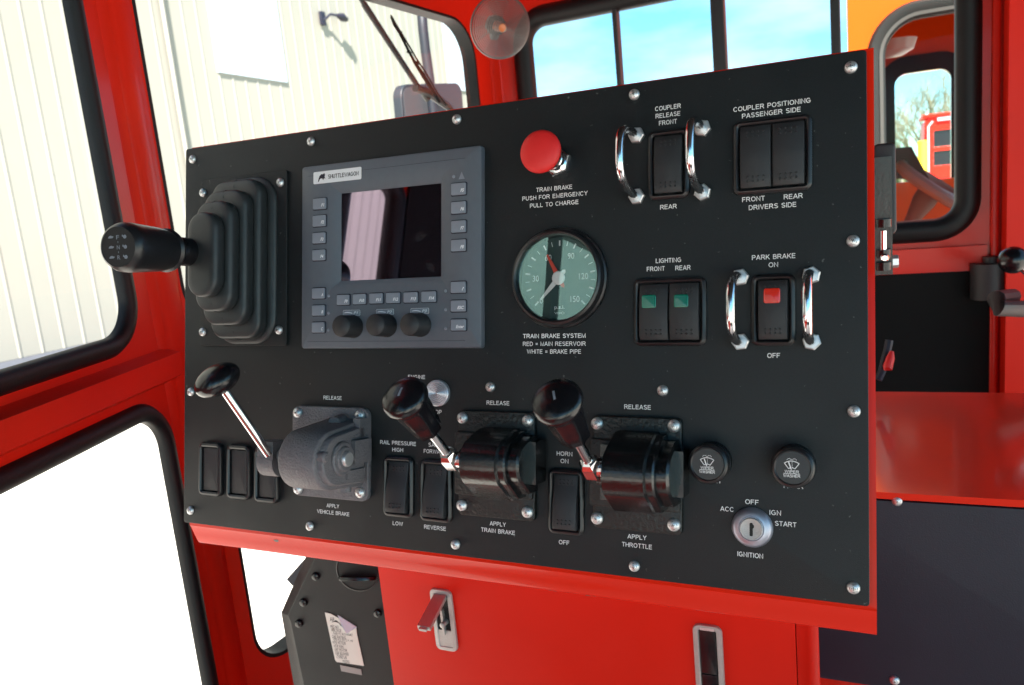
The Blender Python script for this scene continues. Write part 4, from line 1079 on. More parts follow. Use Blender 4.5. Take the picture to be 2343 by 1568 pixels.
for i in range(2):
    if i == 0:
        quad = [PEb(b8, *p, 0.002) for p in ((105, 72), (268, 90), (346, 582), (190, 558))]
        w = (quad[1] - quad[0]).x; hgt = (quad[0].y + quad[1].y - quad[2].y - quad[3].y) / 2
        cx_ = sum(p.x for p in quad) / 4; cy_ = sum(p.y for p in quad) / 4
        LW, LH = w, hgt
    else:
        q = PEb(b8, 2170, 345, 0.002); cx_ = q.x; cy_ = q.y - LH / 2
    print('latch', LW, LH)
    mb = MB(); mb.ring(cx_, cy_, LW - 0.0085, LH - 0.012, 0.001, [(0.004, -0.001), (0.0042, 0.001), (0.0036, 0.0022), (0.0006, 0.0024), (0, 0.0018), (0, -0.001)], n=5); 
    if i == 0:
        mb.plate(cx_, cy_ - LH * 0.30, LW - 0.0085, LH * 0.30, 0.0008, 0.0007, 0.0018)
    mb.xf(PE.m)
    lt = mb.build('flush_latch', M['brushed'], ped, world=True, label='flush latch with its paddle swung open' if i == 0 else 'flush latch closed, black paddle')
    mb = MB(); mb.plate(cx_, cy_, LW - 0.0065, LH - 0.010, 0.0008, 0.0002, 0.0006)
    mb.xf(PE.m); mb.build('latch_recess', M['dark'], ped, world=True)
    if i == 0:
        mb = MB(); mb.lathe([(0.0022, 0.0006), (0.0022, 0.008), (0.0012, 0.0085)], (cx_ + 0.002, cy_ - 0.001, 0), n=16); mb.box((cx_ - 0.001, cy_ - 0.012, 0.0006), (cx_ + 0.001, cy_ + 0.010, 0.004)); mb.xf(PE.m); mb.build('latch_bolt', M['brushed'], ped, world=True)
        # paddle swung out: from the top hinge towards the camera
        a_ = Vector((cx_, cy_ + LH * 0.40, 0.002)); tp = PEb(b8, 80, 370, 0.040)
        dv = (tp - a_).normalized(); ln = (tp - a_).length
        hwid = (LW - 0.0095) / 2
        nrm = Vector((1, 0, 0)).cross(dv).normalized()
        mb = MB()
        def pq(s2, f, o_): return a_ + dv * (ln * f) + Vector((1, 0, 0)) * (hwid * s2) + nrm * o_
        mb.loft([[pq(-1, f, 0), pq(1, f, 0), pq(1, f, 0.0035), pq(-1, f, 0.0035)] for f in (0, 1)])
        mb.loft([[pq(-0.6, f, 0.0005), pq(0.6, f, 0.0005), pq(0.6, f, 0.0025), pq(-0.6, f, 0.0025)] for f in (1, 1.07)])
        mb.xf(PE.m); mb.build('latch_paddle', M['brushed'], ped, world=True)
    else:
        mb = MB(); mb.plate(cx_, cy_ + LH * 0.12, LW - 0.0095, LH * 0.58, 0.0008, 0.0004, 0.0024, 0.0004); mb.plate(cx_, cy_ - LH * 0.31, LW - 0.0095, LH * 0.25, 0.0008, 0.0004, 0.0022, 0.0004); mb.xf(PE.m)
        mb.build('latch_paddle', M['knob'], ped, world=True)
        mb = MB(); mb.box((cx_ - LW / 2 + 0.0055, cy_ + LH * 0.40, 0.0005), (cx_ + LW / 2 - 0.0055, cy_ + LH * 0.435, 0.0024)); mb.xf(PE.m); mb.build('latch_catch', M['steel'], ped, world=True)

# ================================================================== SIDE CABINET (right)
zs = zf_ = CAMZ - 0.265
def onz(px, py, z):
    d_ = ray(px, py); return CAM + d_ * ((z - CAM.z) / d_.z)
fp, bp_ = onz(2200, 1137, zs), onz(2200, 898, zs)
PC = Plane(Vector((fp.x, fp.y, 0)), Uh, Z1)
cabn = thing('side_cabinet', 'cabinet right of the console with glossy red shelf top and slate front panel', 'cabinet', T(fp.x, fp.y, FLOOR))
depth = abs((bp_ - fp).dot(PC.w))
cxl = PC.at(1832, 1500).x + 0.05; sll = PC.at(1861, 1500).x; cxr = PC.at(2342, 1200).x + 0.12
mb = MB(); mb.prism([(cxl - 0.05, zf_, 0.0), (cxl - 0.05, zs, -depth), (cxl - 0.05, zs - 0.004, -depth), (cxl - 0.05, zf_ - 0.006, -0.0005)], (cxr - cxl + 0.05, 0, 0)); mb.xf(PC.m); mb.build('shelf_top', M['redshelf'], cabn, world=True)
mb = MB(); mb.prism([(cxl - 0.05, FLOOR, -0.006), (cxl - 0.05, zf_ - 0.007, -0.006), (cxl - 0.05, zs - 0.006, -depth), (cxl - 0.05, FLOOR, -depth)], (cxr - cxl + 0.05, 0, 0)); mb.xf(PC.m); mb.build('carcass', M['redw'], cabn, world=True)
lowz = PC.at(1900, 1558).y
mb = MB(); mb.plate((sll + cxr) / 2, (lowz + zf_ - 0.008) / 2, cxr - sll, zf_ - 0.008 - lowz, 0.006, -0.006, -0.002, 0.0006); mb.xf(PC.m)
fpn = mb.build('front_panel', M['slate'], cabn, world=True)
for (x, y) in ((2052, 1145), (2046, 1556)):
    q = PC.at(x, y + 3); mb = screw_mesh(0.0042, 0.0028); mb.xf(PC.m @ T(q.x, q.y, -0.002)); mb.build('screw', [M['steel'], M['dark']], cabn, world=True)

# ================================================================== HEATER UNIT (lower left)
hw = W(800, 1400, 0.80)
PH = Plane(Vector((hw.x, hw.y, 0)), (Uh * 0.97 + Nh * -0.25), Z1)
def H_(c, x, y, h=0.0):
    q = PH.at(*c(x, y), h); return (q.x, q.y)
hp = [H_(z6, *p) for p in ((1230, 300), (1140, 500), (918, 972), (940, 1025), (1080, 1700), (1900, 1700), (1760, 300))]
heat = thing('heater_unit', 'black sheet metal heater box with a paper rating label behind the pedestal', 'heater', Matrix.Translation((hw.x, hw.y, FLOOR)))
hb_ = [H_(z6, *p, -0.02) for p in ((1160, 300), (1068, 490), (870, 945), (872, 965), (1000, 1700), (1900, 1700), (1760, 300))]
zbot = FLOOR
mb = MB(); mb.loft([[(a, b_, -0.16) for a, b_ in hb_], [(a, b_, -0.02) for a, b_ in hb_], [(a, b_, -0.001) for a, b_ in hp], [(a + (0.0015 if i < 5 else 0), b_, 0) for i, (a, b_) in enumerate(hp)]]); mb.xf(PH.m)
hbx = mb.build('heater_box', mat('heater_black', (0.0085, 0.0085, 0.0095), 0.5, bump=0.25, bscale=1500, var=0.2, vscale=40, spec=0.35, smudge=0.15), heat, world=True, angle=15)
vq = H_(z6, 1525, 580); vr = (H_(z6, 1700, 580)[0] - vq[0])
mb = MB(); mb.lathe([(vr * 1.05, 0.0), (vr * 1.05, 0.0015), (vr, 0.002), (vr * 0.98, 0.0008)], (vq[0], vq[1], 0), n=40); mb.xf(PH.m); mb.build('vent_ring', M['blk'], heat, world=True)
mb = MB(); mb.lathe([(vr * 0.97, 0.0009), (vr * 0.97, 0.0012)], (vq[0], vq[1], 0), n=40); mb.xf(PH.m); mb.build('vent_hole', M['dark'], heat, world=True)
mb = MB()
mb.lathe([(vr * 0.9, 0), (vr * 0.93, vr * 0.08), (vr * 0.9, vr * 0.16)], (vq[0], vq[1] - vr * 0.25, 0.004), (0, -0.93, 0.36), 32, sy=0.4); mb.xf(PH.m); mb.build('vent_flap', M['knob'], heat, world=True)
for (x, y) in ((1167, 632), (1063, 855), (1025, 1035), (1697, 948)):
    a, b_ = H_(z6, x, y); mb = MB(); mb.lathe([(0.0044, 0), (0.0044, 0.001), (0.0036, 0.003), (0.0012, 0.0040)], (a, b_, 0), n=18); mb.xf(PH.m); mb.build('screw', M['knob'], heat, world=True)
lp = [H_(z6, *p, 0.0006) for p in ((1243, 945), (1292, 955), (1512, 1078), (1518, 1130), (1578, 1402), (1345, 1368), (1330, 1350))]
mb = MB(); mb.prism([(a, b_, 0.0004) for a, b_ in lp], (0, 0, 0.0004))
def ltext(s_, x, y, w, cap, sl=R(-10)):
    a, b_ = H_(z6, x, y, 0.0009); a1, b1_ = H_(z6, x + w, y + w * 0.10, 0.0009)
    mb.text(s_, (a + a1) / 2, (b_ + b1_) / 2, math.hypot(a1 - a, b1_ - b_), cap, 0.0009, mi=1, rot=math.atan2(b1_ - b_, a1 - a))
cap_l = 0.0036
for s_, x, y, w in (('MFG NO', 1290, 1064, 70), ('VOLTAGE', 1297, 1093, 85), ('FUSED TO USE STANDARD', 1315, 1122, 165), ('GAE RATING', 1303, 1150, 118), ('MFG NO ON 32 F - MF', 1318, 1173, 165), ('HTR MOTOR', 1310, 1198, 112),
                    ('HTR FAN', 1320, 1230, 82), ('DEF MOTOR', 1328, 1260, 105), ('DEF BLOWER', 1335, 1292, 112), ('CORE US', 1343, 1322, 85), ('MODEL', 1395, 1362, 60)):
    ltext(s_, x, y, w, cap_l if w < 150 else 0.0026)
ltext('AR', 1285, 1000, 40, 0.005)
sw_ = [H_(z6, *p, 0.0009) for p in ((1298, 1030), (1330, 1025), (1360, 1035), (1392, 1072), (1382, 1050), (1350, 1018), (1335, 1010), (1325, 1016))]
f_ = mb.bm.faces.new([mb.bm.verts.new((a, b_, 0.0010)) for a, b_ in sw_]); f_.material_index = 1
mb.xf(PH.m); mb.build('rating_label', [M['paper'], M['ink']], heat, world=True, recalc=False)
lc = [H_(z6, *p, 0.003) for p in ((1345, 972), (1512, 1078), (1440, 1112), (1400, 1060))]
mb = MB(); mb.prism([(lc[0][0], lc[0][1], 0.0012), (lc[1][0], lc[1][1], 0.0012), (lc[2][0], lc[2][1], 0.006), (lc[3][0], lc[3][1], 0.005)], (0, 0, 0.0003)); mb.xf(PH.m); mb.build('curled_corner', M['white'], heat, world=True)
lp = [H_(z6, *p, 0.0006) for p in ((1372, 1395), (1553, 1432), (1560, 1482), (1383, 1447))]
mb = MB(); mb.prism([(a, b_, 0.0004) for a, b_ in lp], (0, 0, 0.0003)); mb.xf(PH.m); mb.build('foil_tag', M['fanbody'], heat, world=True)
bk = [H_(z6, *p, -0.03) for p in ((1050, 508), (915, 660), (965, 718), (1100, 560))]
mb = MB(); mb.prism([(a, b_, -0.06) for a, b_ in bk], (0, 0, 0.03)); mb.xf(PH.m); mb.build('rear_bracket', M['slate'], heat, world=True)

# ================================================================== FAN on the corner post
fc = W(1143, 62, 1.20)
fax = (CAM - fc).normalized(); fax = (fax + Vector((0.25, 0, -0.12))).normalized()
q_ = fax.to_track_quat('Z', 'Y'); FMx = q_.to_matrix().to_4x4(); FMx.translation = fc
fan = thing('cab_fan', 'small round fan with fine ringed guard on the corner post', 'fan', FMx)
FR = 68 / FPX * 1.20
def circ(r, z, n=48): return [(r * math.cos(2 * PI * k / n), r * math.sin(2 * PI * k / n), z) for k in range(n)]
mb = MB()
for k in range(15):
    f = 0.16 + 0.84 * k / 14; mb.tube(circ(FR * f, 0.016 * math.sqrt(max(0, 1.02 - f * f))), 0.0009 if k < 14 else 0.0016, 5, closed=True)
for k in range(14):
    a = 2 * PI * k / 14; mb.tube([(FR * f * math.cos(a + f * 0.5), FR * f * math.sin(a + f * 0.5), 0.016 * math.sqrt(max(0, 1.02 - f * f))) for f in (0.15, 0.4, 0.6, 0.8, 0.9, 1.0)], 0.0004, 4)
mb.build('guard', mat('guard_wire', (0.16, 0.14, 0.135), 0.35, 0.5), fan)
mb = MB(); mb.lathe([(FR * 0.17, -0.03), (FR * 0.17, 0.012), (FR * 0.12, 0.0165), (0.0003, 0.0175)], n=28); mb.build('hub', M['amber'], fan)
for k in range(4):
    a0 = 2 * PI * k / 4; mb = MB(); Ls = []
    for i in range(7):
        a = a0 + (i - 3) * 0.17
        Ls.append([(r * math.cos(a), r * math.sin(a), -0.006 + 0.0035 * (i - 3) * (r / FR)) for r in (FR * 0.15, FR * 0.5, FR * 0.90)])
    vs = [[mb.bm.verts.new(p) for p in L] for L in Ls]
    for i in range(6):
        for j in range(2): mb.bm.faces.new((vs[i][j], vs[i + 1][j], vs[i + 1][j + 1], vs[i][j + 1]))
    g2 = bmesh.ops.solidify(mb.bm, geom=mb.bm.faces[:], thickness=0.0008)
    mb.build('blade', M['clear'], fan, angle=60)
mb = MB(); mb.tube([(0, 0, -0.03), (0, -0.01, -0.045), (0.01, -0.02, -0.075)], 0.008, 12); mb.lathe([(FR * 0.30, -0.042), (FR * 0.33, -0.020), (FR * 0.2, -0.018)], n=24); mb.build('motor', M['blk'], fan)

# ================================================================== WIPER and MIRROR outside the front window
so_ = -1 if PF.w.dot(CAM - P1) > 0 else 1
def Fo(c, x, y, off): return PF.pt(*c(x, y), so_ * off)
wp = thing('windscreen_wiper', 'black wiper arm and blade leaning across the front window', 'wiper', T(*Fo(z2, 950, 1200, 0.04)))
mb = MB(); mb.tube([Fo(z2, 60, -60, 0.035), Fo(z2, 120, 40, 0.035), Fo(z2, 130, 60, 0.037), Fo(z2, 560, 720, 0.04), Fo(z2, 870, 1190, 0.045)], [0.004, 0.004, 0.0054, 0.005, 0.005], 8); mb.build('wiper_arm', mat('arm_grey', (0.016, 0.016, 0.02), 0.5), wp, world=True)
mb = MB(); mb.tube([Fo(z2, 820, 1190, 0.045), Fo(z2, 1000, 1250, 0.045), Fo(z2, 1260, 1440, 0.045), Fo(z2, 1420, 1600, 0.045)], [0.007, 0.0085, 0.007, 0.006], 8); mb.tube([Fo(z2, 930, 1250, 0.05), Fo(z2, 990, 1350, 0.05)], [0.006, 0.006], 8); mb.build('arm_bracket', mat('bracket_grey', (0.05, 0.048, 0.046), 0.5), wp, world=True)
bl_ = [(492, 210), (560, 330), (700, 560), (840, 800), (960, 980), (1120, 1260), (1240, 1420)]
mb = MB(); mb.tube([Fo(z2, a, b_, 0.020) for a, b_ in bl_], 0.0016, 6)
mb.tube([Fo(z2, a - 4, b_, 0.026) for a, b_ in ((492, 230), (540, 340), (600, 430), (700, 620), (820, 850), (900, 970), (1000, 1130), (1150, 1380))], [0.001, 0.0022, 0.002, 0.0024, 0.003, 0.004, 0.004, 0.003], 6)
for a, b_ in ((590, 420), (655, 540), (720, 700), (830, 840)): mb.tube([Fo(z2, a - 6, b_, 0.027), Fo(z2, a + 42, b_ + 20, 0.020)], 0.0024, 6)
mb.build('wiper_blade', M['lining'], wp, world=True)
mm = thing('side_mirror', 'rounded black mirror on a bent tube beyond the front window', 'mirror', T(*Fo(z2, 1000, 1300, 0.3)))
OFF = 0.32
mb = MB(); mb.tube([Fo(z2, *p, OFF) for p in ((1400, 60), (1200, 75), (1020, 92), (950, 110), (920, 160), (912, 230), (925, 400), (960, 700), (1010, 1050), (1060, 1500), (1090, 1700))], 0.012, 12); mb.build('mirror_bracket', mat('bracket_blue_grey', (0.012, 0.016, 0.024), 0.5), mm, world=True)
mq = [Fo(z2, *p, OFF + 0.03) for p in ((575, 1160), (1380, 1090), (1470, 1700), (575, 1750))]
mo = Vector((0, 0, 0))
for p_ in mq: mo += p_ / 4
mu = ((mq[1] - mq[0]) + (mq[2] - mq[3])).normalized(); mv = ((mq[0] - mq[3]) + (mq[1] - mq[2])).normalized()
PMr = Plane(mo, mu, mv)
mwid, mhei = (mq[1] - mq[0]).length * 1.02, (mq[0] - mq[3]).length
fs = 1 if PMr.w.dot(CAM - mo) > 0 else -1
mb = MB(); mb.plate(0, 0, mwid, mhei, 0.03, -0.012, 0.012, 0.003); mb.xf(PMr.m); mb.build('mirror_shell', mat('mirror_blue_grey', (0.014, 0.019, 0.026), 0.5), mm, world=True)
mb = MB(); mb.plate(-mwid * 0.23, 0, mwid * 0.50, mhei - 0.016, 0.022, 0.013 * fs, 0.0145 * fs); mb.xf(PMr.m); mb.build('mirror_glass', mat('mirror_back', (0.055, 0.058, 0.066), 0.5), mm, world=True)

# ================================================================== right side odds and ends
fr = PR
# black monitor bracket beside the console
mo_ = thing('side_monitor', 'slim black monitor seen edge-on behind the right edge of the console', 'monitor', T(*W(2028, 480, 0.60)))
a = [W(x, y, 0.60) for x, y in ((2004, 332), (2052, 340), (2056, 535), (2004, 535))]
PM2 = Plane(W(2028, 470, 0.60), Uh, Z1)
def Q2(c, x, y, h=0): q = PM2.at(*c(x, y), h); return (q.x, q.y)
x0_, y0_ = Q2(z3, 150, 75); x1_, y1_ = Q2(z3, 300, 610)
mb = MB(); mb.plate((x0_ + x1_) / 2, (y0_ + y1_) / 2, x1_ - x0_, y0_ - y1_, 0.005, -0.02, 0.0, 0.002); mb.xf(PM2.m); mb.build('monitor_case', M['blkm'], mo_, world=True)
x2_, y2_ = Q2(z3, 150, 155); x3_, y3_ = Q2(z3, 250, 840)
mb = MB(); mb.box((x2_, y3_, 0.0005), (x3_ + 0.003, y2_, 0.006)); mb.xf(PM2.m); mb.build('mounting_plate', M['knob'], mo_, world=True)
mb = MB(); aa = Q2(z3, 221, 585, 0.008); bb = Q2(z3, 221, 700, 0.008); mb.tube([(aa[0], aa[1], 0.009), (bb[0], bb[1], 0.009)], 0.0022, 12); mb.xf(PM2.m); mb.build('bolt', M['chrome'], mo_, world=True)
for (x, y, r3) in ((222, 540, 0.0055), (222, 720, 0.0050), (222, 795, 0.0052)):
    aa = Q2(z3, x, y, 0.008); mb = MB(); mb.tube([(aa[0], aa[1] + 0.003, 0.009), (aa[0], aa[1] - 0.003, 0.009)], r3, 14); mb.xf(PM2.m); mb.build('knuckle', M['knob'], mo_, world=True)
aa = Q2(z3, 285, 768, 0.0); mb = MB(); mb.lathe([(0.005, 0), (0.005, 0.006), (0.0044, 0.007)], (aa[0] - 0.004, aa[1], 0), (1, 0, 0), 6); mb.xf(PM2.m); mb.build('bolt_head', M['steel'], mo_, world=True)
aa = Q2(z3, 227, 742, 0.008); mb = MB(); mb.lathe([(0.0032, 0.012), (0.0032, 0.015), (0.002, 0.017)], (aa[0], aa[1], 0), n=16); mb.xf(PM2.m); mb.build('bolt_head', M['chrome'], mo_, world=True)

cbl = thing('cable_clip', 'black cable with a red plug beside the console edge', 'cable', T(*W(2025, 820, 0.9)))
mb = MB(); mb.tube([W(*z3(x, y), 0.9) for x, y in ((256, 1235), (245, 1290), (225, 1360), (212, 1420), (190, 1470))], 0.0045, 8); mb.build('cable', M['slate'], cbl, world=True)
mb = MB(); mb.tube([W(*z3(x, y), 0.89) for x, y in ((270, 1300), (262, 1340), (245, 1400), (225, 1405))], [0.002, 0.0045, 0.0055, 0.002], 10); mb.build('plug', M['redbtn'], cbl, world=True)

# ball-topped door lever and pull handle
bc = W(*z3(990, 760), 0.95)
mb = MB(); mb.tube([bc, W(*z3(1050, 815), 0.95), W(*z3(1200, 950), 0.95)], 0.0042, 12); dlv = mb.build('door_lever', M['chrome'], cab, world=True)
mb = MB(); K = 14; mb.lathe([(0.0003, -0.0165)] + [(0.0165 * math.sin(PI * k / K), -0.0165 * math.cos(PI * k / K)) for k in range(1, K)] + [(0.0003, 0.0165)], bc, n=28); bk_ = mb.build('ball_knob', M['knob'], dlv, world=True, angle=80)
mb = MB(); mb.tube([W(*z3(x, y), d) for x, y, d in ((985, 975, 1.05), (890, 990, 0.97), (905, 1045, 0.96), (1040, 1050, 0.97), (1120, 1040, 1.04))], 0.0105, 10); mb.build('pull_handle', M['blkm'], cab, world=True)
q0_ = PR.pt(*z3(858, 775), 0.02); q1_ = PR.pt(*z3(858, 985), 0.02)
mb = MB(); mb.tube([q0_, q1_], 0.030, 20); hg_ = mb.build('door_hinge', M['blkm'], cab, world=True)
mb = MB(); mb.tube([q0_ + Vector((0, 0, 0.010)), q0_], 0.012, 12); mb.build('hinge_pin', M['blkm'], hg_, world=True)

# ================================================================== ORANGE MACHINE alongside
PO = Plane(P2 - Nh * 0.75, Uh, Z1)               # its near side
print('PO toward cam', PO.w.dot(CAM - PO.o))
om = thing('orange_machine', 'orange cab of a second machine parked alongside, steering wheel seen through its window', 'vehicle', T(PO.o.x, PO.o.y, 0))
ol = PO.at(1938, 60).x
o0 = PO.at(*z4(222, 500)).x; o1 = PO.at(2196, 300).x + 0.25; ot = PO.at(*z4(500, 82)).y; obm = PO.at(*z4(600, 1560)).y - 0.05
oy0_, oy1_ = 0.9, ot + 0.55
cx_, cy_, w_, h_ = (o0 + o1) / 2, (ot + obm) / 2, o1 - o0, ot - obm
mb = MB(); mb.sheet([(ol, oy0_), (ol + 2.2, oy0_), (ol + 2.2, oy1_), (ol, oy1_)], [rr(w_, h_, 0.09, cx_, cy_, 10)], -0.02, 0.02); mb.xf(PO.m); mb.build('near_side', M['orange'], om, world=True)
mb = MB(); mb.ring(cx_, cy_, w_, h_, 0.09, [(-0.012, 0.004), (0.0, 0.014), (0.022, 0.014), (0.030, 0.002), (0.02, -0.02), (-0.012, -0.02)], n=10); mb.xf(PO.m); ws = mb.build('window_seal', mat('seal_grey', (0.008, 0.010, 0.009), 0.6, spec=0.3), om, world=True, angle=40)
mb = MB(); mb.ring(cx_, cy_, w_ - 0.006, h_ - 0.006, 0.088, [(-0.004, 0.016), (0.004, 0.017), (0.004, 0.010)], n=10); mb.xf(PO.m); mb.build('seal_trim', mat('trim_grey', (0.05, 0.055, 0.05), 0.4), om, world=True)
mb = MB(); mb.sheet(rr(w_, h_, 0.09, cx_, cy_, 10), [], -0.004, 0); mb.xf(PO.m); mb.build('window_pane', M['pane'], om, world=True)
DP = 1.1
PO2 = Plane(PO.o - Nh * DP, Uh, Z1)
f0, f1 = PO2.at(*z4(320, 700)).x, PO2.at(*z4(690, 700)).x; ft, fb = PO2.at(*z4(520, 470)).y, PO2.at(*z4(520, 1180)).y - 0.05
g0_, g1_ = PO2.at(*z4(722, 700)).x, PO2.at(*z4(722, 700)).x + 0.5
fl0 = PO2.at(*z4(120, 300)).x
mb = MB(); mb.sheet([(fl0, oy0_), (ol + 2.6, oy0_), (ol + 2.6, oy1_), (fl0, oy1_)], [rr(f1 - f0, ft - fb, 0.04, (f0 + f1) / 2, (ft + fb) / 2, 6), rr(g1_ - g0_, ft - fb, 0.01, (g0_ + g1_) / 2, (ft + fb) / 2, 6)], -0.02, 0.02); mb.xf(PO2.m); mb.build('far_side', M['orange'], om, world=True)
mb = MB(); mb.ring((f0 + f1) / 2, (ft + fb) / 2, f1 - f0, ft - fb, 0.04, [(0, 0.003), (0.06, 0.003), (0.06, 0.014), (0, 0.014)], n=6); mb.xf(PO2.m); mb.build('window_seal', M['rubber'], om, world=True)
mb = MB()
mb.prism([(ol + 0.005, oy0_, -0.021), (ol + 0.035, oy0_, -0.021), (fl0 + 0.035, oy0_, -DP), (fl0 + 0.005, oy0_, -DP)], (0, oy1_ - oy0_, 0))
mb.box((ol, oy1_ - 0.002, -DP), (ol + 2.2, oy1_ + 0.04, 0)); mb.box((ol + 0.25, oy0_, -DP + 0.02), (ol + 2.1, oy0_ + 0.03, -0.03)); mb.xf(PO.m); mb.build('cab_shell', M['orange'], om, world=True)
mb = MB(); mb.box((ol + 0.05, oy1_ - 0.16, -DP + 0.03), (ol + 2.1, oy1_ - 0.14, -0.03)); mb.xf(PO.m); mb.build('headlining', M['lining'], om, world=True)
PO3 = Plane(PO.o - Nh * 0.55, Uh, Z1)
def O3(x, y): q = PO3.at(*z4(x, y)); return (q.x, q.y, 0)
mb = MB(); mb.prism([O3(250, 1180), O3(330, 975), O3(430, 968), O3(480, 1060), O3(550, 1185)], (0, 0, -0.15)); mb.xf(PO3.m); mb.build('dashboard', M['blkm'], om, world=True)
dk = PO2.at(*z4(520, 1188)).y
mb = MB(); mb.box((f0 - 0.3, 1.0, 0.02), (f1 + 0.6, dk, 0.08)); mb.xf(PO2.m); mb.build('inner_panel', mat('orange_inner', (0.75, 0.24, 0.03), 0.45), om, world=True)
cw = Vector(O3(575, 1230)); wheel_c = PO3.m @ cw
sd_ = (PO3.m @ Vector(O3(365, 1095))) - wheel_c
rw_ = sd_.length
dirn = sd_.normalized(); other = ((wheel_c - CAM).normalized() + Z1 * 0.13).normalized(); other = (other - dirn * other.dot(dirn)).normalized()
mb = MB(); mb.tube([wheel_c + dirn * rw_ * math.cos(2 * PI * k / 40) + other * rw_ * 0.85 * math.sin(2 * PI * k / 40) for k in range(40)], 0.019, 10, closed=True)
for a in (0.3, 2.4, 4.5): mb.tube([wheel_c, wheel_c + dirn * rw_ * math.cos(a) + other * rw_ * 0.85 * math.sin(a)], 0.009, 8)
mb.build('steering_wheel', mat('wheel_grey', (0.22, 0.25, 0.25), 0.3), om, world=True)
mb = MB(); mb.tube([wheel_c, PO3.m @ Vector(O3(510, 1330)), PO3.m @ Vector(O3(440, 1440)), PO3.m @ Vector(O3(400, 1520))], [0.035, 0.035, 0.022, 0.02], 12)
mb.build('steering_column', mat('column_grey', (0.14, 0.14, 0.12), 0.5), om, world=True)
aa = O3(300, 275); mb = MB(); mb.lathe([(0.07, 0), (0.06, 0.03), (0.03, 0.045)], aa, (0, -1, 0), 24); mb.xf(PO3.m); mb.build('dome_lamp', M['fanbody'], om, world=True)

# ---- red machine in the yard
rm_c = W(*z4(620, 980), 24)
PY = Plane(Vector((rm_c.x, rm_c.y, 0)), Uh, Z1)
def Y_(x, y): q = PY.at(*z4(x, y)); return q
ym = thing('red_machine', 'small red machine with dark windows parked far out in the yard', 'vehicle', T(rm_c.x, rm_c.y, 0))
r0, r1 = Y_(515, 900).x, Y_(515, 900).x + 2.4; rt = Y_(600, 765).y
hs = []
for yA, yB in ((862, 960), (998, 1085)):
    a, b_ = Y_(574, yA), Y_(700, yB); hs.append((a.x, a.x + 0.95, b_.y, a.y))
mb = MB(); mb.sheet([(px, py) for px, py in rr(r1 - r0, rt - 1.0, 0.25, (r0 + r1) / 2, (rt + 1.0) / 2, 6)], [[(a, c_), (b_, c_), (b_, d_), (a, d_)] for a, b_, c_, d_ in hs], -1.8, 1.8); mb.xf(PY.m); mb.build('cab_body', M['red'], ym, world=True)
for a, b_, c_, d_ in hs:
    mb = MB(); mb.box((a + 0.01, c_ + 0.01, -0.12), (b_ - 0.01, d_ - 0.01, -0.06)); mb.xf(PY.m); mb.build('window', M['knob'], ym, world=True)
mb = MB(); mb.box((r0 - 0.5, 0.55, -1.8), (r1 + 2, 0.98, 0.1)); mb.xf(PY.m); mb.build('chassis', M['blkm'], ym, world=True)
mb = MB(); mb.box((r0 - 0.06, rt - 0.02, -1.85), (r1 + 0.06, rt + 0.07, 0.08)); mb.xf(PY.m); mb.build('roof_cap', M['red'], ym, world=True)
mb = MB(); mb.tube([(r0 + 0.10, 1.2, 0.10), (r0 + 0.10, rt - 0.3, 0.10), (r0 + 0.22, rt - 0.15, 0.06)], 0.03, 8); mb.xf(PY.m); mb.build('handrail', M['steel'], ym, world=True)
mb = MB(); mb.box((r0 + 0.35, rt - 0.16, 0.0), (r0 + 0.75, rt - 0.06, 0.08)); mb.xf(PY.m); mb.build('work_lamp', M['chrome'], ym, world=True)
for wx in (0.2, 2.4):
    mb = MB(); mb.lathe([(0.5, 0), (0.52, 0.03), (0.52, 0.27), (0.48, 0.3)], (r0 + wx, 0.52, 0.05), (0, 0, 1), 24); mb.xf(PY.m); mb.build('wheel', M['rubber'], ym, world=True)
yb_ = thing('yellow_post', 'yellow bollard beside the red machine in the yard', 'bollard', T(*(W(*z4(503, 1010), 22) * Vector((1, 1, 0)) if False else Vector((W(*z4(503, 1010), 22).x, W(*z4(503, 1010), 22).y, 0)))))
yp = Vector((W(*z4(503, 1010), 22).x, W(*z4(503, 1010), 22).y, 0))
mb = MB(); mb.tube([yp, yp + Vector((0, 0, W(*z4(503, 930), 22).z))], 0.13, 12); mb.build('post', mat('yellow_paint', (0.75, 0.55, 0.03), 0.5), yb_, world=True)

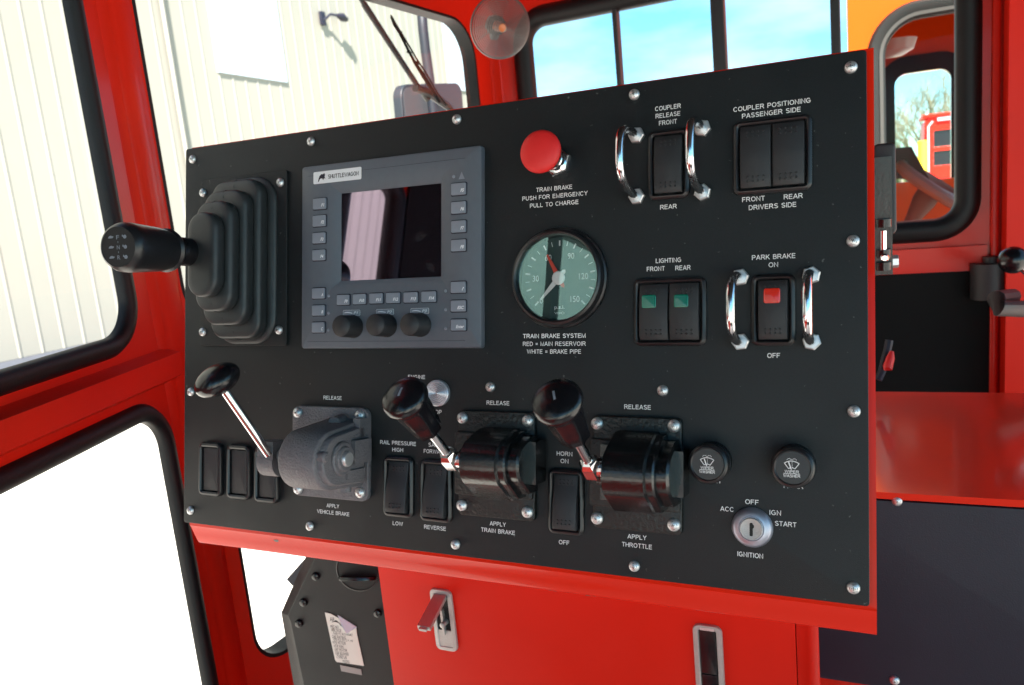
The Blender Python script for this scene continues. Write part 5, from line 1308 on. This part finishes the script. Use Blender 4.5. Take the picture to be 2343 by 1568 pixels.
# ---- bare trees along the horizon
def tree(x, dist, hgt, seed, label):
    rnd = random.Random(seed)
    base = W(x, 340, dist); base.z = 0
    t_ = thing('bare_tree', label, 'tree', T(*base), 'bare trees on the horizon')
    tr, cr = MB(), MB()
    def branch(mbx, p, d, L, r, lv):
        pts = [p]; dd_ = d.copy()
        for k in range(3):
            dd_ = (dd_ + Vector((rnd.uniform(-1, 1), rnd.uniform(-1, 1), rnd.uniform(-0.3, 0.8))) * 0.16).normalized(); pts.append(pts[-1] + dd_ * L / 3)
        mbx.tube(pts, [r, r * 0.8, r * 0.62, r * 0.45], 5 if lv < 2 else 3)
        if lv < 4:
            for k in range(5 if lv < 3 else 4):
                f = rnd.uniform(0.35, 1.0); i = min(2, int(f * 3)); q = pts[i].lerp(pts[i + 1], f * 3 - i)
                nd = (dd_ + Vector((rnd.uniform(-1, 1), rnd.uniform(-1, 1), rnd.uniform(-0.2, 0.7))) * 0.85).normalized()
                branch(cr, q, nd, L * rnd.uniform(0.5, 0.72), r * 0.48, lv + 1)
    branch(tr, base, Vector((0, 0, 1)), hgt * 0.5, hgt * 0.020, 0)
    tr.build('trunk', M['bark'], t_, world=True); cr.build('crown', M['twig'], t_, world=True)
tl = ['leftmost bare tree of the row beyond the yard', 'bare tree second from the left in the far row', 'tall bare tree in the middle of the far row', 'bare tree just above the red machine', 'bare tree right of the red machine roof', 'rightmost bare tree of the far row']
for i, (x, hh) in enumerate(((2062, 11), (2084, 13), (2106, 14.5), (2128, 14), (2152, 15), (2182, 14))):
    tree(x, 95 + 6 * (i % 3), hh * 0.98, 11 + i, tl[i])
g = MB(); 
rnd = random.Random(3)
for k in range(2500):
    p = W(rnd.uniform(1990, 2260), 340, rnd.uniform(105, 125)); p.z = rnd.uniform(0, 3.2) * rnd.random()
    d1 = Vector((rnd.uniform(-1, 1), rnd.uniform(-1, 1), rnd.uniform(-1, 1))) * 0.6; d2 = Vector((rnd.uniform(-1, 1), rnd.uniform(-1, 1), rnd.uniform(-1, 1))) * 0.6
    g.bm.faces.new([g.bm.verts.new(p), g.bm.verts.new(p + d1), g.bm.verts.new(p + d2)])
bo = g.build('scrub', mat('scrub_green', (0.09, 0.11, 0.04), 0.9), recalc=False); bo['kind'] = 'stuff'; bo['label'] = 'low green scrub under the far bare trees'; bo['category'] = 'scrub'

def mirror(px, py, h):
    o = PP.m @ Vector((*PP.at(px, py, h), h)); d = ray(px, py).normalized(); n = PP.w
    r_ = d - 2 * d.dot(n) * n
    k = (PL.o - o).dot(PL.w) / r_.dot(PL.w); q = PL.mi @ (o + r_ * k); return round(q.x, 3), round(q.y - CAMZ, 3)
for p in ((782, 540), (797, 540), (895, 540), (1010, 540), (895, 450), (895, 640), (797, 445)): print('screen', p, mirror(*p, 0.001))
for p in ((1186, 640), (1250, 640), (1275, 640), (1358, 640), (1270, 575), (1270, 730)): print('gauge', p, mirror(*p, 0.006))
print('frame edge s on L', PL.at(0, 400), 'top', PL.at(0, 0))
